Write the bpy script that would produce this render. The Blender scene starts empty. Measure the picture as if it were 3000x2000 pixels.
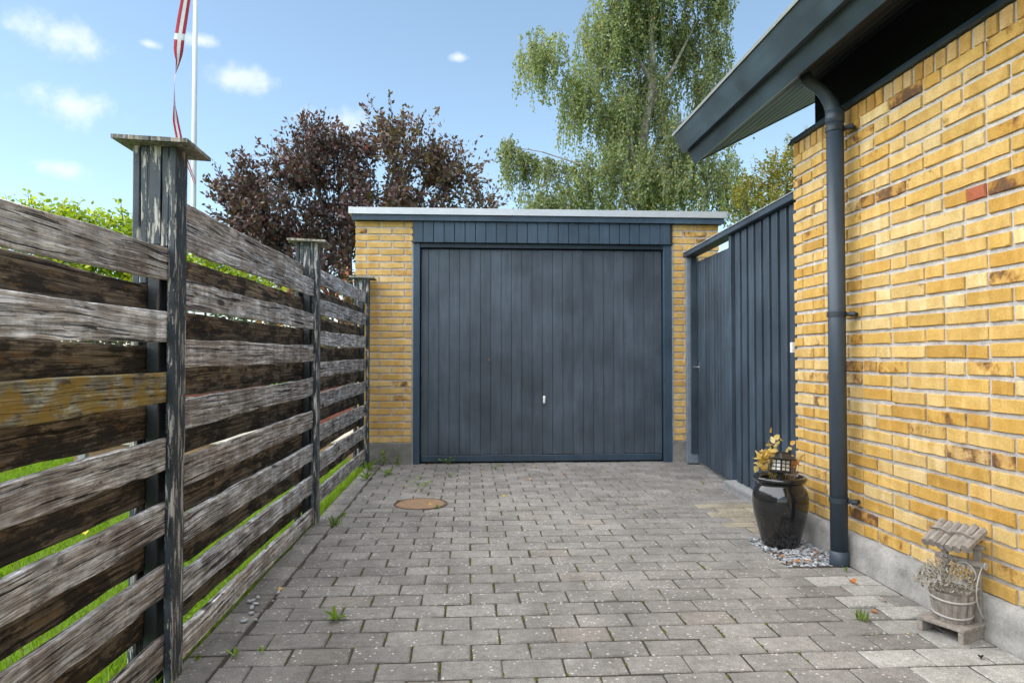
import bpy, bmesh, math, random
import numpy as np
from mathutils import Vector, Matrix
R = math.radians
random.seed(7); RNG = np.random.default_rng(7)
S = bpy.context.scene
COL = S.collection

# ------------------------------------------------------------------ camera
cam_d = bpy.data.cameras.new('camera'); cam = bpy.data.objects.new('camera', cam_d); COL.objects.link(cam)
cam.location = (0, 0, 1.026)
cam.rotation_euler = (R(90) + 0.0222, 0, -0.0618)
cam_d.sensor_width = 36; cam_d.lens = 24.635; cam_d.clip_start = 0.05; cam_d.clip_end = 3000
S.camera = cam

# ------------------------------------------------------------------ sky, sun, exposure
SUN_DIR = Vector((-0.56, -0.16, 0.81)).normalized()          # towards the sun: high, from the left
SUN_EL = math.asin(SUN_DIR.z); SUN_AZ = math.atan2(SUN_DIR.x, SUN_DIR.y)
world = bpy.data.worlds.new('World'); S.world = world; world.use_nodes = True
wn = world.node_tree; wn.nodes.clear()
def N(t, kind, **kw):
    n = t.nodes.new(kind)
    for k, v in kw.items():
        if k == 'inp':
            for kk, vv in v.items(): n.inputs[kk].default_value = vv
        else: setattr(n, k, v)
    return n
def math_n(t, op, a, b=None, c=None, clamp=False):
    n = t.nodes.new('ShaderNodeMath'); n.operation = op; n.use_clamp = clamp
    for i, v in enumerate((a, b, c)):
        if v is None: continue
        if isinstance(v, (int, float)): n.inputs[i].default_value = v
        else: t.links.new(v, n.inputs[i])
    return n.outputs[0]
def mix_c(t, fac, a, b, mode='MIX'):
    n = t.nodes.new('ShaderNodeMix'); n.data_type = 'RGBA'; n.blend_type = mode
    for i, v in ((0, fac), (6, a), (7, b)):
        if isinstance(v, (int, float)): n.inputs[i].default_value = v
        elif isinstance(v, (tuple, list)): n.inputs[i].default_value = tuple(v) + ((1,) if len(v) == 3 else ())
        else: t.links.new(v, n.inputs[i])
    return n.outputs[2]
def ramp(t, fac, stops, interp='LINEAR'):
    n = t.nodes.new('ShaderNodeValToRGB'); n.color_ramp.interpolation = interp
    e = n.color_ramp.elements
    while len(e) > 1: e.remove(e[-1])
    e[0].position = stops[0][0]; c = stops[0][1]; e[0].color = tuple(c) + (1,) if not isinstance(c, (int, float)) else (c, c, c, 1)
    for pos, c in stops[1:]:
        q = e.new(pos); q.color = tuple(c) + (1,) if not isinstance(c, (int, float)) else (c, c, c, 1)
    t.links.new(fac, n.inputs[0]); return n.outputs[0]
def step(t, v, lo, hi):
    n = t.nodes.new('ShaderNodeMapRange'); n.interpolation_type = 'SMOOTHSTEP'
    t.links.new(v, n.inputs[0]); n.inputs[1].default_value = lo; n.inputs[2].default_value = hi
    return n.outputs[0]

sky = N(wn, 'ShaderNodeTexSky', sky_type='NISHITA', sun_disc=False, sun_elevation=SUN_EL, sun_rotation=SUN_AZ,
        altitude=20, air_density=1.0, dust_density=0.15, ozone_density=2.2)
tc = N(wn, 'ShaderNodeTexCoord')
clouds_in_view = [((-0.4626, 0.8092, 0.3623), .070, .024), ((-0.2882, 0.8916, 0.3493), .062, .028), ((-0.4563, 0.8404, 0.2926), .070, .020),
                  ((-0.4823, 0.8476, 0.2213), .040, .013), ((-0.1691, 0.9361, 0.3084), .070, .026), ((-0.0131, 0.9185, 0.3951), .018, .008),
                  ((-0.3262, 0.8638, 0.3841), .026, .011), ((-0.3777, 0.8487, 0.3701), .018, .008)]
rc = random.Random(3)
for k in range(6):                                           # the same kind of small clouds all round the sky
    az = R(75 + k * 40 + rc.uniform(-8, 8)); el = R(rc.uniform(10, 34))
    clouds_in_view.append(((math.sin(az) * math.cos(el), math.cos(az) * math.cos(el), math.sin(el)), rc.uniform(.03, .08), rc.uniform(.012, .03)))
nz = N(wn, 'ShaderNodeTexNoise', inp={'Scale': 22.0, 'Detail': 7.0, 'Roughness': .62}); wn.links.new(tc.outputs['Generated'], nz.inputs['Vector'])
noise_off = math_n(wn, 'MULTIPLY', math_n(wn, 'SUBTRACT', nz.outputs[0], .5), 2.2)
flat = N(wn, 'ShaderNodeVectorMath', operation='MULTIPLY'); wn.links.new(tc.outputs['Generated'], flat.inputs[0]); flat.inputs[1].default_value = (1, 1, 2.6)
total = None
for d, ru, rv in clouds_in_view:
    d = Vector(d).normalized()
    n = N(wn, 'ShaderNodeVectorMath', operation='DISTANCE'); wn.links.new(flat.outputs[0], n.inputs[0]); n.inputs[1].default_value = (d.x, d.y, d.z * 2.6)
    m = math_n(wn, 'MULTIPLY_ADD', n.outputs['Value'], -1 / ru, 1.0)
    total = m if total is None else math_n(wn, 'MAXIMUM', total, m)
total = step(wn, math_n(wn, 'ADD', math_n(wn, 'MAXIMUM', total, -1.2), noise_off), .12, 1.15)
hs = N(wn, 'ShaderNodeHueSaturation', inp={'Hue': .488, 'Saturation': .88, 'Value': 1.08}); wn.links.new(sky.outputs[0], hs.inputs['Color'])
skyc = mix_c(wn, math_n(wn, 'MULTIPLY', total, .62), hs.outputs[0], (5.6, 5.8, 6.1))
bg = N(wn, 'ShaderNodeBackground', inp={'Strength': .095}); wn.links.new(skyc, bg.inputs[0])
wo = N(wn, 'ShaderNodeOutputWorld'); wn.links.new(bg.outputs[0], wo.inputs[0])

sun_d = bpy.data.lights.new('sun', 'SUN'); sun = bpy.data.objects.new('sun', sun_d); COL.objects.link(sun)
sun_d.energy = 3.6; sun_d.angle = R(110); sun_d.color = (1, .95, .88)
sun.rotation_euler = SUN_DIR.to_track_quat('Z', 'Y').to_euler()
sun.location = (-6, 1, 9)
S.view_settings.view_transform = 'Standard'; S.view_settings.look = 'None'
S.view_settings.exposure = 1.2; S.view_settings.gamma = 1.0
S.cycles.use_denoising = True
S.cycles.max_bounces = 5; S.cycles.diffuse_bounces = 3; S.cycles.glossy_bounces = 3; S.cycles.transmission_bounces = 3; S.cycles.transparent_max_bounces = 4
S.cycles.use_adaptive_sampling = True; S.cycles.adaptive_threshold = .03

# ------------------------------------------------------------------ mesh helpers
class MB:
    def __init__(s): s.v = []; s.f = []; s.m = []
    def add(s, verts, faces, mat=0):
        o = len(s.v); s.v += [tuple(p) for p in verts]; s.f += [tuple(i + o for i in f) for f in faces]; s.m += [mat] * len(faces)
        return s
    def box(s, x0, x1, y0, y1, z0, z1, mat=0):
        return s.add([(x0,y0,z0),(x1,y0,z0),(x1,y1,z0),(x0,y1,z0),(x0,y0,z1),(x1,y0,z1),(x1,y1,z1),(x0,y1,z1)],
                     [(0,3,2,1),(4,5,6,7),(0,1,5,4),(1,2,6,5),(2,3,7,6),(3,0,4,7)], mat)
    def cbox(s, x0, x1, y0, y1, z0, z1, c=.003, mat=0):
        """box with all vertical and horizontal edges chamfered (via bmesh)"""
        bm = bmesh.new(); bmesh.ops.create_cube(bm, size=1)
        bmesh.ops.scale(bm, vec=(x1-x0, y1-y0, z1-z0), verts=bm.verts); bmesh.ops.translate(bm, vec=((x0+x1)/2,(y0+y1)/2,(z0+z1)/2), verts=bm.verts)
        bmesh.ops.bevel(bm, geom=bm.edges[:], offset=c, segments=1, affect='EDGES')
        bm.verts.index_update()
        s.add([v.co[:] for v in bm.verts], [[v.index for v in f.verts] for f in bm.faces], mat); bm.free(); return s
    def tube(s, pts, rad, n=8, mat=0, cap=True):
        pts = [Vector(p) for p in pts]; rads = rad if isinstance(rad, (list, tuple)) else [rad] * len(pts)
        up = None; rings = []
        for i, p in enumerate(pts):
            t = (pts[min(i+1, len(pts)-1)] - pts[max(i-1, 0)]).normalized()
            if up is None: up = t.orthogonal().normalized()
            up = (up - t * up.dot(t)); up = up.normalized() if up.length > 1e-6 else t.orthogonal().normalized()
            w = t.cross(up)
            rings.append([p + (up * math.cos(2*math.pi*k/n) + w * math.sin(2*math.pi*k/n)) * rads[i] for k in range(n)])
        vs = [v for r in rings for v in r]; fs = []
        for i in range(len(pts) - 1):
            for k in range(n): fs.append((i*n+k, i*n+(k+1)%n, (i+1)*n+(k+1)%n, (i+1)*n+k))
        if cap: fs.append(tuple(range(n-1, -1, -1))); fs.append(tuple((len(pts)-1)*n + k for k in range(n)))
        return s.add(vs, fs, mat)
    def lathe(s, prof, n=24, c=(0,0), mat=0, close=False):
        vs = []; fs = []
        for r, z in prof:
            for k in range(n): a = 2*math.pi*k/n; vs.append((c[0] + r*math.cos(a), c[1] + r*math.sin(a), z))
        m = len(prof)
        for i in range(m - 1):
            for k in range(n): fs.append((i*n+k, i*n+(k+1)%n, (i+1)*n+(k+1)%n, (i+1)*n+k))
        if close:
            fs.append(tuple(range(n-1, -1, -1))); fs.append(tuple((m-1)*n + k for k in range(n)))
        return s.add(vs, fs, mat)
    def prism(s, poly, axis, a0, a1, mat=0):
        """polygon (2-D) extruded along axis 'x' or 'y' """
        n = len(poly)
        P = (lambda q, a: (q[0], a, q[1])) if axis == 'y' else (lambda q, a: (a, q[0], q[1]))
        vs = [P(q, a0) for q in poly] + [P(q, a1) for q in poly]
        fs = [tuple(range(n)), tuple(range(2*n-1, n-1, -1))] + [(i, i+n, (i+1)%n+n, (i+1)%n) for i in range(n)]
        return s.add(vs, fs, mat)
    def mesh(s, name, mats, smooth=False, fix=True):
        me = bpy.data.meshes.new(name); me.from_pydata(s.v, [], s.f)
        for m in mats: me.materials.append(m)
        if len(mats) > 1: me.polygons.foreach_set('material_index', s.m)
        if fix:
            bm = bmesh.new(); bm.from_mesh(me); bmesh.ops.recalc_face_normals(bm, faces=bm.faces); bm.to_mesh(me); bm.free()
        if smooth: me.polygons.foreach_set('use_smooth', [True] * len(me.polygons))
        me.update(); return me
    def obj(s, name, mats, parent=None, smooth=False, color=None, fix=True):
        if not isinstance(mats, (list, tuple)): mats = [mats]
        return link(name, s.mesh(name, mats, smooth, fix), parent, color)
def link(name, me, parent=None, color=None, loc=None, rot=None):
    o = bpy.data.objects.new(name, me); COL.objects.link(o)
    if parent is not None: o.parent = parent
    if color is not None: o.color = color
    if loc is not None: o.location = loc
    if rot is not None: o.rotation_euler = rot
    return o
def tag(o, label=None, cat=None, group=None, kind=None):
    if label: o['label'] = label
    if cat: o['category'] = cat
    if group: o['group'] = group
    if kind: o['kind'] = kind
    return o
def empty(name, loc=(0,0,0), rz=0):
    o = bpy.data.objects.new(name, None); COL.objects.link(o); o.location = loc; o.rotation_euler = (0,0,rz); o.empty_display_size = .1
    return o
U = random.uniform

# ------------------------------------------------------------------ materials
def new_mat(name):
    m = bpy.data.materials.new(name); m.use_nodes = True; t = m.node_tree
    return m, t, t.nodes['Principled BSDF']
def pos(t): return N(t, 'ShaderNodeNewGeometry').outputs['Position']
def noise(t, vec, scale, detail=4, rough=.55, stretch=None, dist=0.0, out=0):
    n = N(t, 'ShaderNodeTexNoise', inp={'Scale': scale, 'Detail': detail, 'Roughness': rough, 'Distortion': dist})
    if stretch is not None:
        mp = N(t, 'ShaderNodeMapping', inp={'Scale': stretch}); t.links.new(vec, mp.inputs[0]); vec = mp.outputs[0]
    t.links.new(vec, n.inputs['Vector']); return n.outputs[out]
def voro(t, vec, scale, stretch=None, feature='F1', rnd=1.0):
    n = N(t, 'ShaderNodeTexVoronoi', feature=feature, inp={'Scale': scale, 'Randomness': rnd})
    if stretch is not None:
        mp = N(t, 'ShaderNodeMapping', inp={'Scale': stretch}); t.links.new(vec, mp.inputs[0]); vec = mp.outputs[0]
    t.links.new(vec, n.inputs['Vector']); return n
def bump(t, b, h, strength=.3, dist=.01):
    n = N(t, 'ShaderNodeBump', inp={'Strength': strength, 'Distance': dist}); t.links.new(h, n.inputs['Height']); t.links.new(n.outputs[0], b.inputs['Normal'])
def setc(t, b, c): t.links.new(c, b.inputs['Base Color'])

def simple(name, col, rough=.6, metal=0.0, var=.15, scale=12, spec=.5, bmp=.0):
    m, t, b = new_mat(name); p = pos(t)
    n = noise(t, p, scale, 5, .6); n2 = noise(t, p, scale * 9, 3, .6)
    c = mix_c(t, 1.0, tuple(col), ramp(t, n, [(.25, 1 - var), (.75, 1 + var)]), 'MULTIPLY')
    c = mix_c(t, .5, c, mix_c(t, 1.0, c, ramp(t, n2, [(.3, 1 - var), (.7, 1 + var)]), 'MULTIPLY'))
    setc(t, b, c); b.inputs['Roughness'].default_value = rough; b.inputs['Metallic'].default_value = metal
    b.inputs['Specular IOR Level'].default_value = spec
    if bmp: bump(t, b, n2, bmp, .003)
    return m

def mat_brick():
    m, t, b = new_mat('yellow_brick'); p = pos(t); oi = N(t, 'ShaderNodeObjectInfo')
    base = oi.outputs['Color']; special = oi.outputs['Alpha']
    streak = noise(t, p, 1, 2, .5, (15, 15, 2.2))                   # upright drag marks
    c = mix_c(t, step(t, streak, .46, .62), base, mix_c(t, 1, base, (1.12, 1.17, 1.38), 'MULTIPLY'))
    fine = noise(t, p, 120, 4, .7); c = mix_c(t, 1, c, ramp(t, fine, [(.25, .74), (.75, 1.16)]), 'MULTIPLY')
    broad = noise(t, p, 14, 4, .6); c = mix_c(t, 1, c, ramp(t, broad, [(.3, (.86, .80, .62)), (.6, (1.04, 1.03, 1.02))]), 'MULTIPLY')
    pit = voro(t, p, 80); pitm = math_n(t, 'MULTIPLY', step(t, pit.outputs['Distance'], .16, .06), step(t, noise(t, p, 18, 2), .50, .62))
    c = mix_c(t, math_n(t, 'MULTIPLY', pitm, .8), c, (.10, .06, .025))
    sn_ = math_n(t, 'ADD', noise(t, p, 11, 6, .68), math_n(t, 'MULTIPLY', math_n(t, 'SUBTRACT', special, .5), .36))
    stain = step(t, sn_, .62, .74)
    c = mix_c(t, step(t, sn_, .56, .68), c, mix_c(t, 1, c, (.70, .58, .42), 'MULTIPLY'))
    c = mix_c(t, math_n(t, 'MULTIPLY', stain, .92), c, mix_c(t, noise(t, p, 45, 4), (.035, .024, .018), (.16, .075, .035)))
    setc(t, b, c); b.inputs['Roughness'].default_value = .78; b.inputs['Specular IOR Level'].default_value = .35
    h = math_n(t, 'SUBTRACT', math_n(t, 'ADD', math_n(t, 'MULTIPLY', fine, .5), math_n(t, 'MULTIPLY', broad, .6)), math_n(t, 'MULTIPLY', math_n(t, 'MAXIMUM', pitm, math_n(t, 'MULTIPLY', stain, .5)), .9))
    bump(t, b, h, .55, .004); return m
def mat_mortar(col=(.54, .51, .47)):
    m, t, b = new_mat('mortar'); p = pos(t)
    a = noise(t, p, 160, 4, .7); c = noise(t, p, 18, 4, .6)
    cc = mix_c(t, 1, col, ramp(t, a, [(.25, .68), (.7, 1.15)]), 'MULTIPLY'); cc = mix_c(t, 1, cc, ramp(t, c, [(.3, .74), (.65, 1.1)]), 'MULTIPLY')
    setc(t, b, cc); b.inputs['Roughness'].default_value = .95; bump(t, b, math_n(t, 'ADD', a, c), .8, .007); return m
def mat_concrete(name, col, dirt=.5):
    m, t, b = new_mat(name); p = pos(t)
    a = noise(t, p, 90, 4, .7); c = noise(t, p, 7, 6, .65)
    cc = mix_c(t, 1, col, ramp(t, a, [(.25, .82), (.7, 1.1)]), 'MULTIPLY'); cc = mix_c(t, 1, cc, ramp(t, c, [(.3, 1 - .6 * dirt), (.62, 1.08)]), 'MULTIPLY')
    v = voro(t, p, 70); cc = mix_c(t, math_n(t, 'MULTIPLY', step(t, v.outputs['Distance'], .18, .08), .5), cc, (.12, .11, .10))
    setc(t, b, cc); b.inputs['Roughness'].default_value = .9; bump(t, b, math_n(t, 'ADD', a, c), .6, .006); return m
def mat_paver(island=False):
    m, t, b = new_mat('concrete_paver'); p = pos(t)
    if island:
        r = N(t, 'ShaderNodeNewGeometry').outputs['Random Per Island']
        base = ramp(t, r, [(0, (.185, .174, .160)), (.5, (.214, .203, .189)), (1, (.245, .232, .216))])
    else: base = N(t, 'ShaderNodeObjectInfo').outputs['Color']
    a = noise(t, p, 210, 4, .75); br = noise(t, p, 5.5, 5, .6); md = noise(t, p, 34, 4, .65)
    c = mix_c(t, 1, base, ramp(t, a, [(.28, .50), (.5, 1.0), (.74, 1.6)]), 'MULTIPLY')
    c = mix_c(t, 1, c, ramp(t, br, [(.3, .76), (.6, 1.10)]), 'MULTIPLY'); c = mix_c(t, 1, c, ramp(t, md, [(.3, .80), (.65, 1.12)]), 'MULTIPLY')
    c = mix_c(t, 1, c, ramp(t, noise(t, p, 1.3, 4, .6), [(.34, .80), (.62, 1.08)]), 'MULTIPLY')
    v = voro(t, p, 46); big = noise(t, p, 7, 3)
    sp = math_n(t, 'MULTIPLY', step(t, math_n(t, 'ADD', v.outputs['Distance'], math_n(t, 'MULTIPLY', a, .12)), .34, .22), step(t, v.outputs['Color'], .44, .54))
    sp = math_n(t, 'MULTIPLY', sp, step(t, big, .36, .58))
    c = mix_c(t, math_n(t, 'MULTIPLY', sp, .8), c, (.58, .56, .53))
    v2 = voro(t, p, 150); dk = math_n(t, 'MULTIPLY', step(t, v2.outputs['Distance'], .22, .12), step(t, v2.outputs['Color'], .62, .66))
    c = mix_c(t, math_n(t, 'MULTIPLY', dk, .7), c, (.055, .045, .038))
    setc(t, b, c); b.inputs['Roughness'].default_value = .88; b.inputs['Specular IOR Level'].default_value = .3
    bump(t, b, math_n(t, 'ADD', math_n(t, 'ADD', a, md), math_n(t, 'MULTIPLY', sp, .5)), .7, .005); return m
def mat_wood(name, dark=False):
    """weathered boards, grain along the world's Y axis; object colour tints, alpha adds lichen"""
    m, t, b = new_mat(name); p = pos(t); oi = N(t, 'ShaderNodeObjectInfo')
    off = N(t, 'ShaderNodeVectorMath', operation='ADD'); t.links.new(p, off.inputs[0])
    sc = N(t, 'ShaderNodeVectorMath', operation='SCALE', inp={'Scale': 7.3}); t.links.new(oi.outputs['Color'], sc.inputs[0]); t.links.new(sc.outputs[0], off.inputs[1])
    q = off.outputs[0]
    wob = noise(t, q, 2.2, 3, .5, (1.0, 1.0, 2.2), out=1)
    wv = N(t, 'ShaderNodeVectorMath', operation='MULTIPLY_ADD'); t.links.new(wob, wv.inputs[0]); wv.inputs[1].default_value = (.03, .03, .03); t.links.new(q, wv.inputs[2])
    g = noise(t, wv.outputs[0], 1, 5, .65, (120, 3.0, 185)); g2 = noise(t, wv.outputs[0], 1, 3, .6, (260, 5, 420))
    kn = voro(t, wv.outputs[0], 1, (3.0, 2.6, 8.0)); kd = kn.outputs['Distance']
    rings = N(t, 'ShaderNodeTexWave', wave_type='BANDS', bands_direction='Z', inp={'Scale': 9.0, 'Distortion': 5.0, 'Detail': 3.0, 'Detail Scale': .6})
    mp = N(t, 'ShaderNodeMapping', inp={'Scale': (1.0, .30, 1.6)}); t.links.new(wv.outputs[0], mp.inputs[0]); t.links.new(mp.outputs[0], rings.inputs[0])
    base = oi.outputs['Color']
    c = mix_c(t, 1, base, ramp(t, g, [(.30, .30), (.47, .98), (.68, 1.6)]), 'MULTIPLY')
    c = mix_c(t, 1, c, ramp(t, g2, [(.32, .50), (.68, 1.45)]), 'MULTIPLY')
    c = mix_c(t, .5, c, mix_c(t, 1, c, ramp(t, rings.outputs[0], [(.0, .55), (.35, 1.05), (1, 1.15)]), 'MULTIPLY'))
    blot = noise(t, q, 1, 6, .72, (14, 5.5, 22)); drip = noise(t, q, 1, 4, .65, (11, 11, 1.6))
    c = mix_c(t, 1, c, ramp(t, drip, [(.36, .74), (.56, 1.05)]), 'MULTIPLY'); blot2 = noise(t, q, 1, 5, .7, (50, 14, 60))
    if not dark:
        c = mix_c(t, step(t, blot, .42, .62), mix_c(t, 1, c, (.86, .82, .79), 'MULTIPLY'), mix_c(t, 1, c, (1.62, 1.70, 1.80), 'MULTIPLY'))       # silver patches
        c = mix_c(t, math_n(t, 'MULTIPLY', step(t, blot2, .58, .66), .7), c, (.035, .030, .028))      # black algae spots
        c = mix_c(t, math_n(t, 'MULTIPLY', step(t, noise(t, q, 3.2, 3), .55, .68), .40), c, (.17, .115, .085))   # brown areas
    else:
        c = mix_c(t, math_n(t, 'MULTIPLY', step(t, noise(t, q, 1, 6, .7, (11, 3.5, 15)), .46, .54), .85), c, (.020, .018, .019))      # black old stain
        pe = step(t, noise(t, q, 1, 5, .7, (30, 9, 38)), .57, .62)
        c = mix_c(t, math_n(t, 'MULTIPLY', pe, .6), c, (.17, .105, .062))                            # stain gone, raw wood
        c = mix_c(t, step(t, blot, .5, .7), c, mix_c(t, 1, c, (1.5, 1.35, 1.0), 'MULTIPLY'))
    crack = step(t, noise(t, wv.outputs[0], 1, 3, .55, (110, 2.0, 150)), .405, .365); c = mix_c(t, math_n(t, 'MULTIPLY', crack, .9), c, (.012, .010, .009))
    kmask = math_n(t, 'MULTIPLY', step(t, kd, .16, .08), step(t, kn.outputs['Color'], .30, .40)); c = mix_c(t, math_n(t, 'MULTIPLY', kmask, .85), c, (.035, .024, .018))
    lic = step(t, math_n(t, 'ADD', noise(t, p, 1, 6, .7, (16, 11, 22)), math_n(t, 'MULTIPLY', math_n(t, 'SUBTRACT', oi.outputs['Alpha'], .8), .60)), .58, .72)
    c = mix_c(t, math_n(t, 'MULTIPLY', lic, .85), c, mix_c(t, noise(t, p, 30, 3), (.20, .20, .07), (.48, .25, .02)))
    setc(t, b, c); b.inputs['Roughness'].default_value = .9; b.inputs['Specular IOR Level'].default_value = .2
    h = math_n(t, 'ADD', math_n(t, 'ADD', g, math_n(t, 'MULTIPLY', g2, .5)), math_n(t, 'ADD', math_n(t, 'MULTIPLY', crack, -1.4), math_n(t, 'MULTIPLY', rings.outputs[0], .35)))
    bump(t, b, h, .85, .006); return m
def mat_peel(name, paint, wood=(.46, .44, .41), amount=.520):
    m, t, b = new_mat(name); p = pos(t); oi = N(t, 'ShaderNodeObjectInfo')
    n1 = noise(t, p, 1, 6, .72, (60, 60, 8)); n2 = noise(t, p, 1, 4, .6, (7, 7, 2.0)); gr = noise(t, p, 1, 5, .65, (110, 110, 5))
    v = math_n(t, 'ADD', n1, math_n(t, 'MULTIPLY', math_n(t, 'SUBTRACT', n2, .5), .30))
    pe = step(t, v, amount, amount + .035)
    pc = mix_c(t, 1, paint, ramp(t, noise(t, p, 9, 5, .65), [(.3, .62), (.7, 1.35)]), 'MULTIPLY')
    wc = mix_c(t, 1, wood, ramp(t, gr, [(.3, .45), (.68, 1.35)]), 'MULTIPLY')
    cr = step(t, noise(t, p, 1, 3, .6, (80, 80, 2.2)), .345, .32)
    c = mix_c(t, pe, pc, wc); c = mix_c(t, math_n(t, 'MULTIPLY', cr, .9), c, (.010, .010, .012))
    setc(t, b, c)
    ro = N(t, 'ShaderNodeMix', inp={2: .55, 3: .92}); t.links.new(pe, ro.inputs[0]); t.links.new(ro.outputs[0], b.inputs['Roughness'])
    bump(t, b, math_n(t, 'SUBTRACT', math_n(t, 'MULTIPLY', gr, .4), math_n(t, 'ADD', math_n(t, 'MULTIPLY', pe, .8), cr)), .7, .004); return m
def mat_paint(name, col, rough=.5, wear=.12, dots=False, axis_stretch=(30, 30, 3)):
    m, t, b = new_mat(name); p = pos(t); oi = N(t, 'ShaderNodeObjectInfo')
    n = noise(t, p, 1, 5, .6, axis_stretch); n2 = noise(t, p, 2.6, 5, .6); n3 = noise(t, p, 130, 3, .6)
    c = mix_c(t, 1, col, ramp(t, n, [(.25, 1 - wear), (.75, 1 + wear)]), 'MULTIPLY')
    c = mix_c(t, 1, c, ramp(t, n2, [(.3, 1 - wear * 1.4), (.7, 1 + wear * 1.4)]), 'MULTIPLY')
    c = mix_c(t, 1, c, oi.outputs['Color'], 'MULTIPLY')
    if dots:
        v = voro(t, p, 5.0); dm = math_n(t, 'MULTIPLY', step(t, v.outputs['Distance'], .065, .03), step(t, v.outputs['Color'], .50, .54))
        c = mix_c(t, dm, c, (.55, .55, .52))
        v3 = voro(t, p, 4.5); dr = math_n(t, 'MULTIPLY', step(t, v3.outputs['Distance'], .11, .05), step(t, v3.outputs['Color'], .60, .64))
        c = mix_c(t, math_n(t, 'MULTIPLY', dr, .55), c, (.16, .085, .05))
    setc(t, b, c); rr = N(t, 'ShaderNodeMapRange', inp={3: rough - .08, 4: rough + .12}); t.links.new(n2, rr.inputs[0]); t.links.new(rr.outputs[0], b.inputs['Roughness'])
    b.inputs['Specular IOR Level'].default_value = .4
    bump(t, b, math_n(t, 'ADD', n, math_n(t, 'MULTIPLY', n3, .3)), .25, .003); return m
def mat_leaf(name, trans=.45, rough=.5, spec=.4):
    m, t, b = new_mat(name); ca = N(t, 'ShaderNodeVertexColor', layer_name='tint')
    setc(t, b, ca.outputs[0]); b.inputs['Roughness'].default_value = rough; b.inputs['Specular IOR Level'].default_value = spec
    tr = N(t, 'ShaderNodeBsdfTranslucent'); tcx = mix_c(t, 1, ca.outputs[0], (1.25, 1.25, .75), 'MULTIPLY'); t.links.new(tcx, tr.inputs[0])
    mx = N(t, 'ShaderNodeMixShader', inp={0: trans}); t.links.new(b.outputs[0], mx.inputs[1]); t.links.new(tr.outputs[0], mx.inputs[2])
    t.links.new(mx.outputs[0], t.nodes['Material Output'].inputs[0]); return m

M_BRICK = mat_brick(); M_MORTAR = mat_mortar(); M_FOUND = mat_concrete('foundation_render', (.34, .33, .31), .8); M_FOUNDG = mat_concrete('rough_foundation', (.24, .23, .21), .9)
M_PAVER = mat_paver(); M_PAVERF = mat_paver(True)
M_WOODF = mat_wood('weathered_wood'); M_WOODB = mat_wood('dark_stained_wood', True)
M_PEEL = mat_peel('peeling_post_paint', (.030, .043, .056)); M_POSTD = mat_peel('dark_post_paint', (.020, .026, .033), (.20, .17, .14), .63)
M_CAPW = mat_peel('worn_cap_wood', (.10, .10, .095), (.33, .30, .25), .47)
M_DOOR = mat_paint('garage_door_paint', (.050, .066, .086), .5, .24, True)
M_BLUE = mat_paint('blue_grey_paint', (.036, .062, .094), .45, .16)
M_GATE = mat_paint('gate_paint', (.030, .045, .062), .5, .24)
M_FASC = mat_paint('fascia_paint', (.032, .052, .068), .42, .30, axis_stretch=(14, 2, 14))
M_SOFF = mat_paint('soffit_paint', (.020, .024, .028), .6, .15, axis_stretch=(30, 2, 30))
M_DARK = mat_paint('black_brown_paint', (.012, .012, .014), .7, .1)
M_PIPE = mat_paint('downpipe_paint', (.040, .056, .076), .42, .12)
M_ALU = simple('galvanised_flashing', (.56, .57, .59), .42, .55, .06, 6)
M_GREYW = simple('grey_bare_timber', (.26, .27, .27), .85, 0, .3, 30, .3, .4)
M_PALEB = simple('worn_pale_blue_paint', (.15, .185, .225), .6, 0, .25, 18)
M_WHITE = simple('white_plastic', (.72, .71, .66), .4, 0, .05, 20)
M_WPOLE = simple('white_pole_paint', (.62, .64, .68), .35, 0, .05, 4)
M_CHROME = simple('steel', (.55, .55, .55), .3, 1.0, .1, 30)
M_BLACKP = simple('black_plastic', (.022, .023, .025), .45, 0, .15, 40)
M_SOIL = simple('soil', (.035, .025, .018), .95, 0, .4, 60, .2, .6)
M_TWIG = simple('grey_driftwood', (.245, .218, .19), .85, 0, .35, 45, .3, .5)
M_WIRE = simple('pale_cane', (.36, .34, .31), .6, 0, .15, 50)
M_BARK = simple('bark', (.07, .06, .05), .9, 0, .35, 12, .2, .5)
M_BIRCHB = simple('birch_bark', (.22, .20, .18), .9, 0, .6, 6, .2, .5)
M_LEAF = mat_leaf('leaf', .40); M_PLUM = mat_leaf('plum_leaf', .22, .38, .6); M_GRASS = mat_leaf('grass_blade', .40, .6, .25); M_DRY = mat_leaf('dry_leaf', .35, .7, .2)

# ------------------------------------------------------------------ ground
def mat_ground():
    m, t, b = new_mat('lawn_soil'); p = pos(t)
    n = noise(t, p, 3, 5, .6); n2 = noise(t, p, 60, 4, .7)
    c = ramp(t, n, [(.3, (.075, .14, .014)), (.7, (.12, .21, .022))]); c = mix_c(t, 1, c, ramp(t, n2, [(.25, .55), (.75, 1.35)]), 'MULTIPLY')
    setc(t, b, c); b.inputs['Roughness'].default_value = .95; bump(t, b, n2, .6, .02); return m
def mat_joint():
    m, t, b = new_mat('joint_sand'); p = pos(t)
    n = noise(t, p, 240, 4, .7); ms = noise(t, p, 5, 4, .7)
    c = mix_c(t, n, (.014, .011, .009), (.060, .048, .037))
    c = mix_c(t, step(t, ms, .60, .68), c, mix_c(t, n, (.03, .045, .006), (.12, .13, .012)))
    setc(t, b, c); b.inputs['Roughness'].default_value = .97; bump(t, b, n, .7, .006); return m
g = MB(); g.add([(-900,-900,-.045),(900,-900,-.045),(900,900,-.045),(-900,900,-.045)], [(0,1,2,3)])
ground = tag(g.obj('lawn_ground', mat_ground()), 'green lawn ground spreading beyond the board fence', None, None, 'structure')

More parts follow.
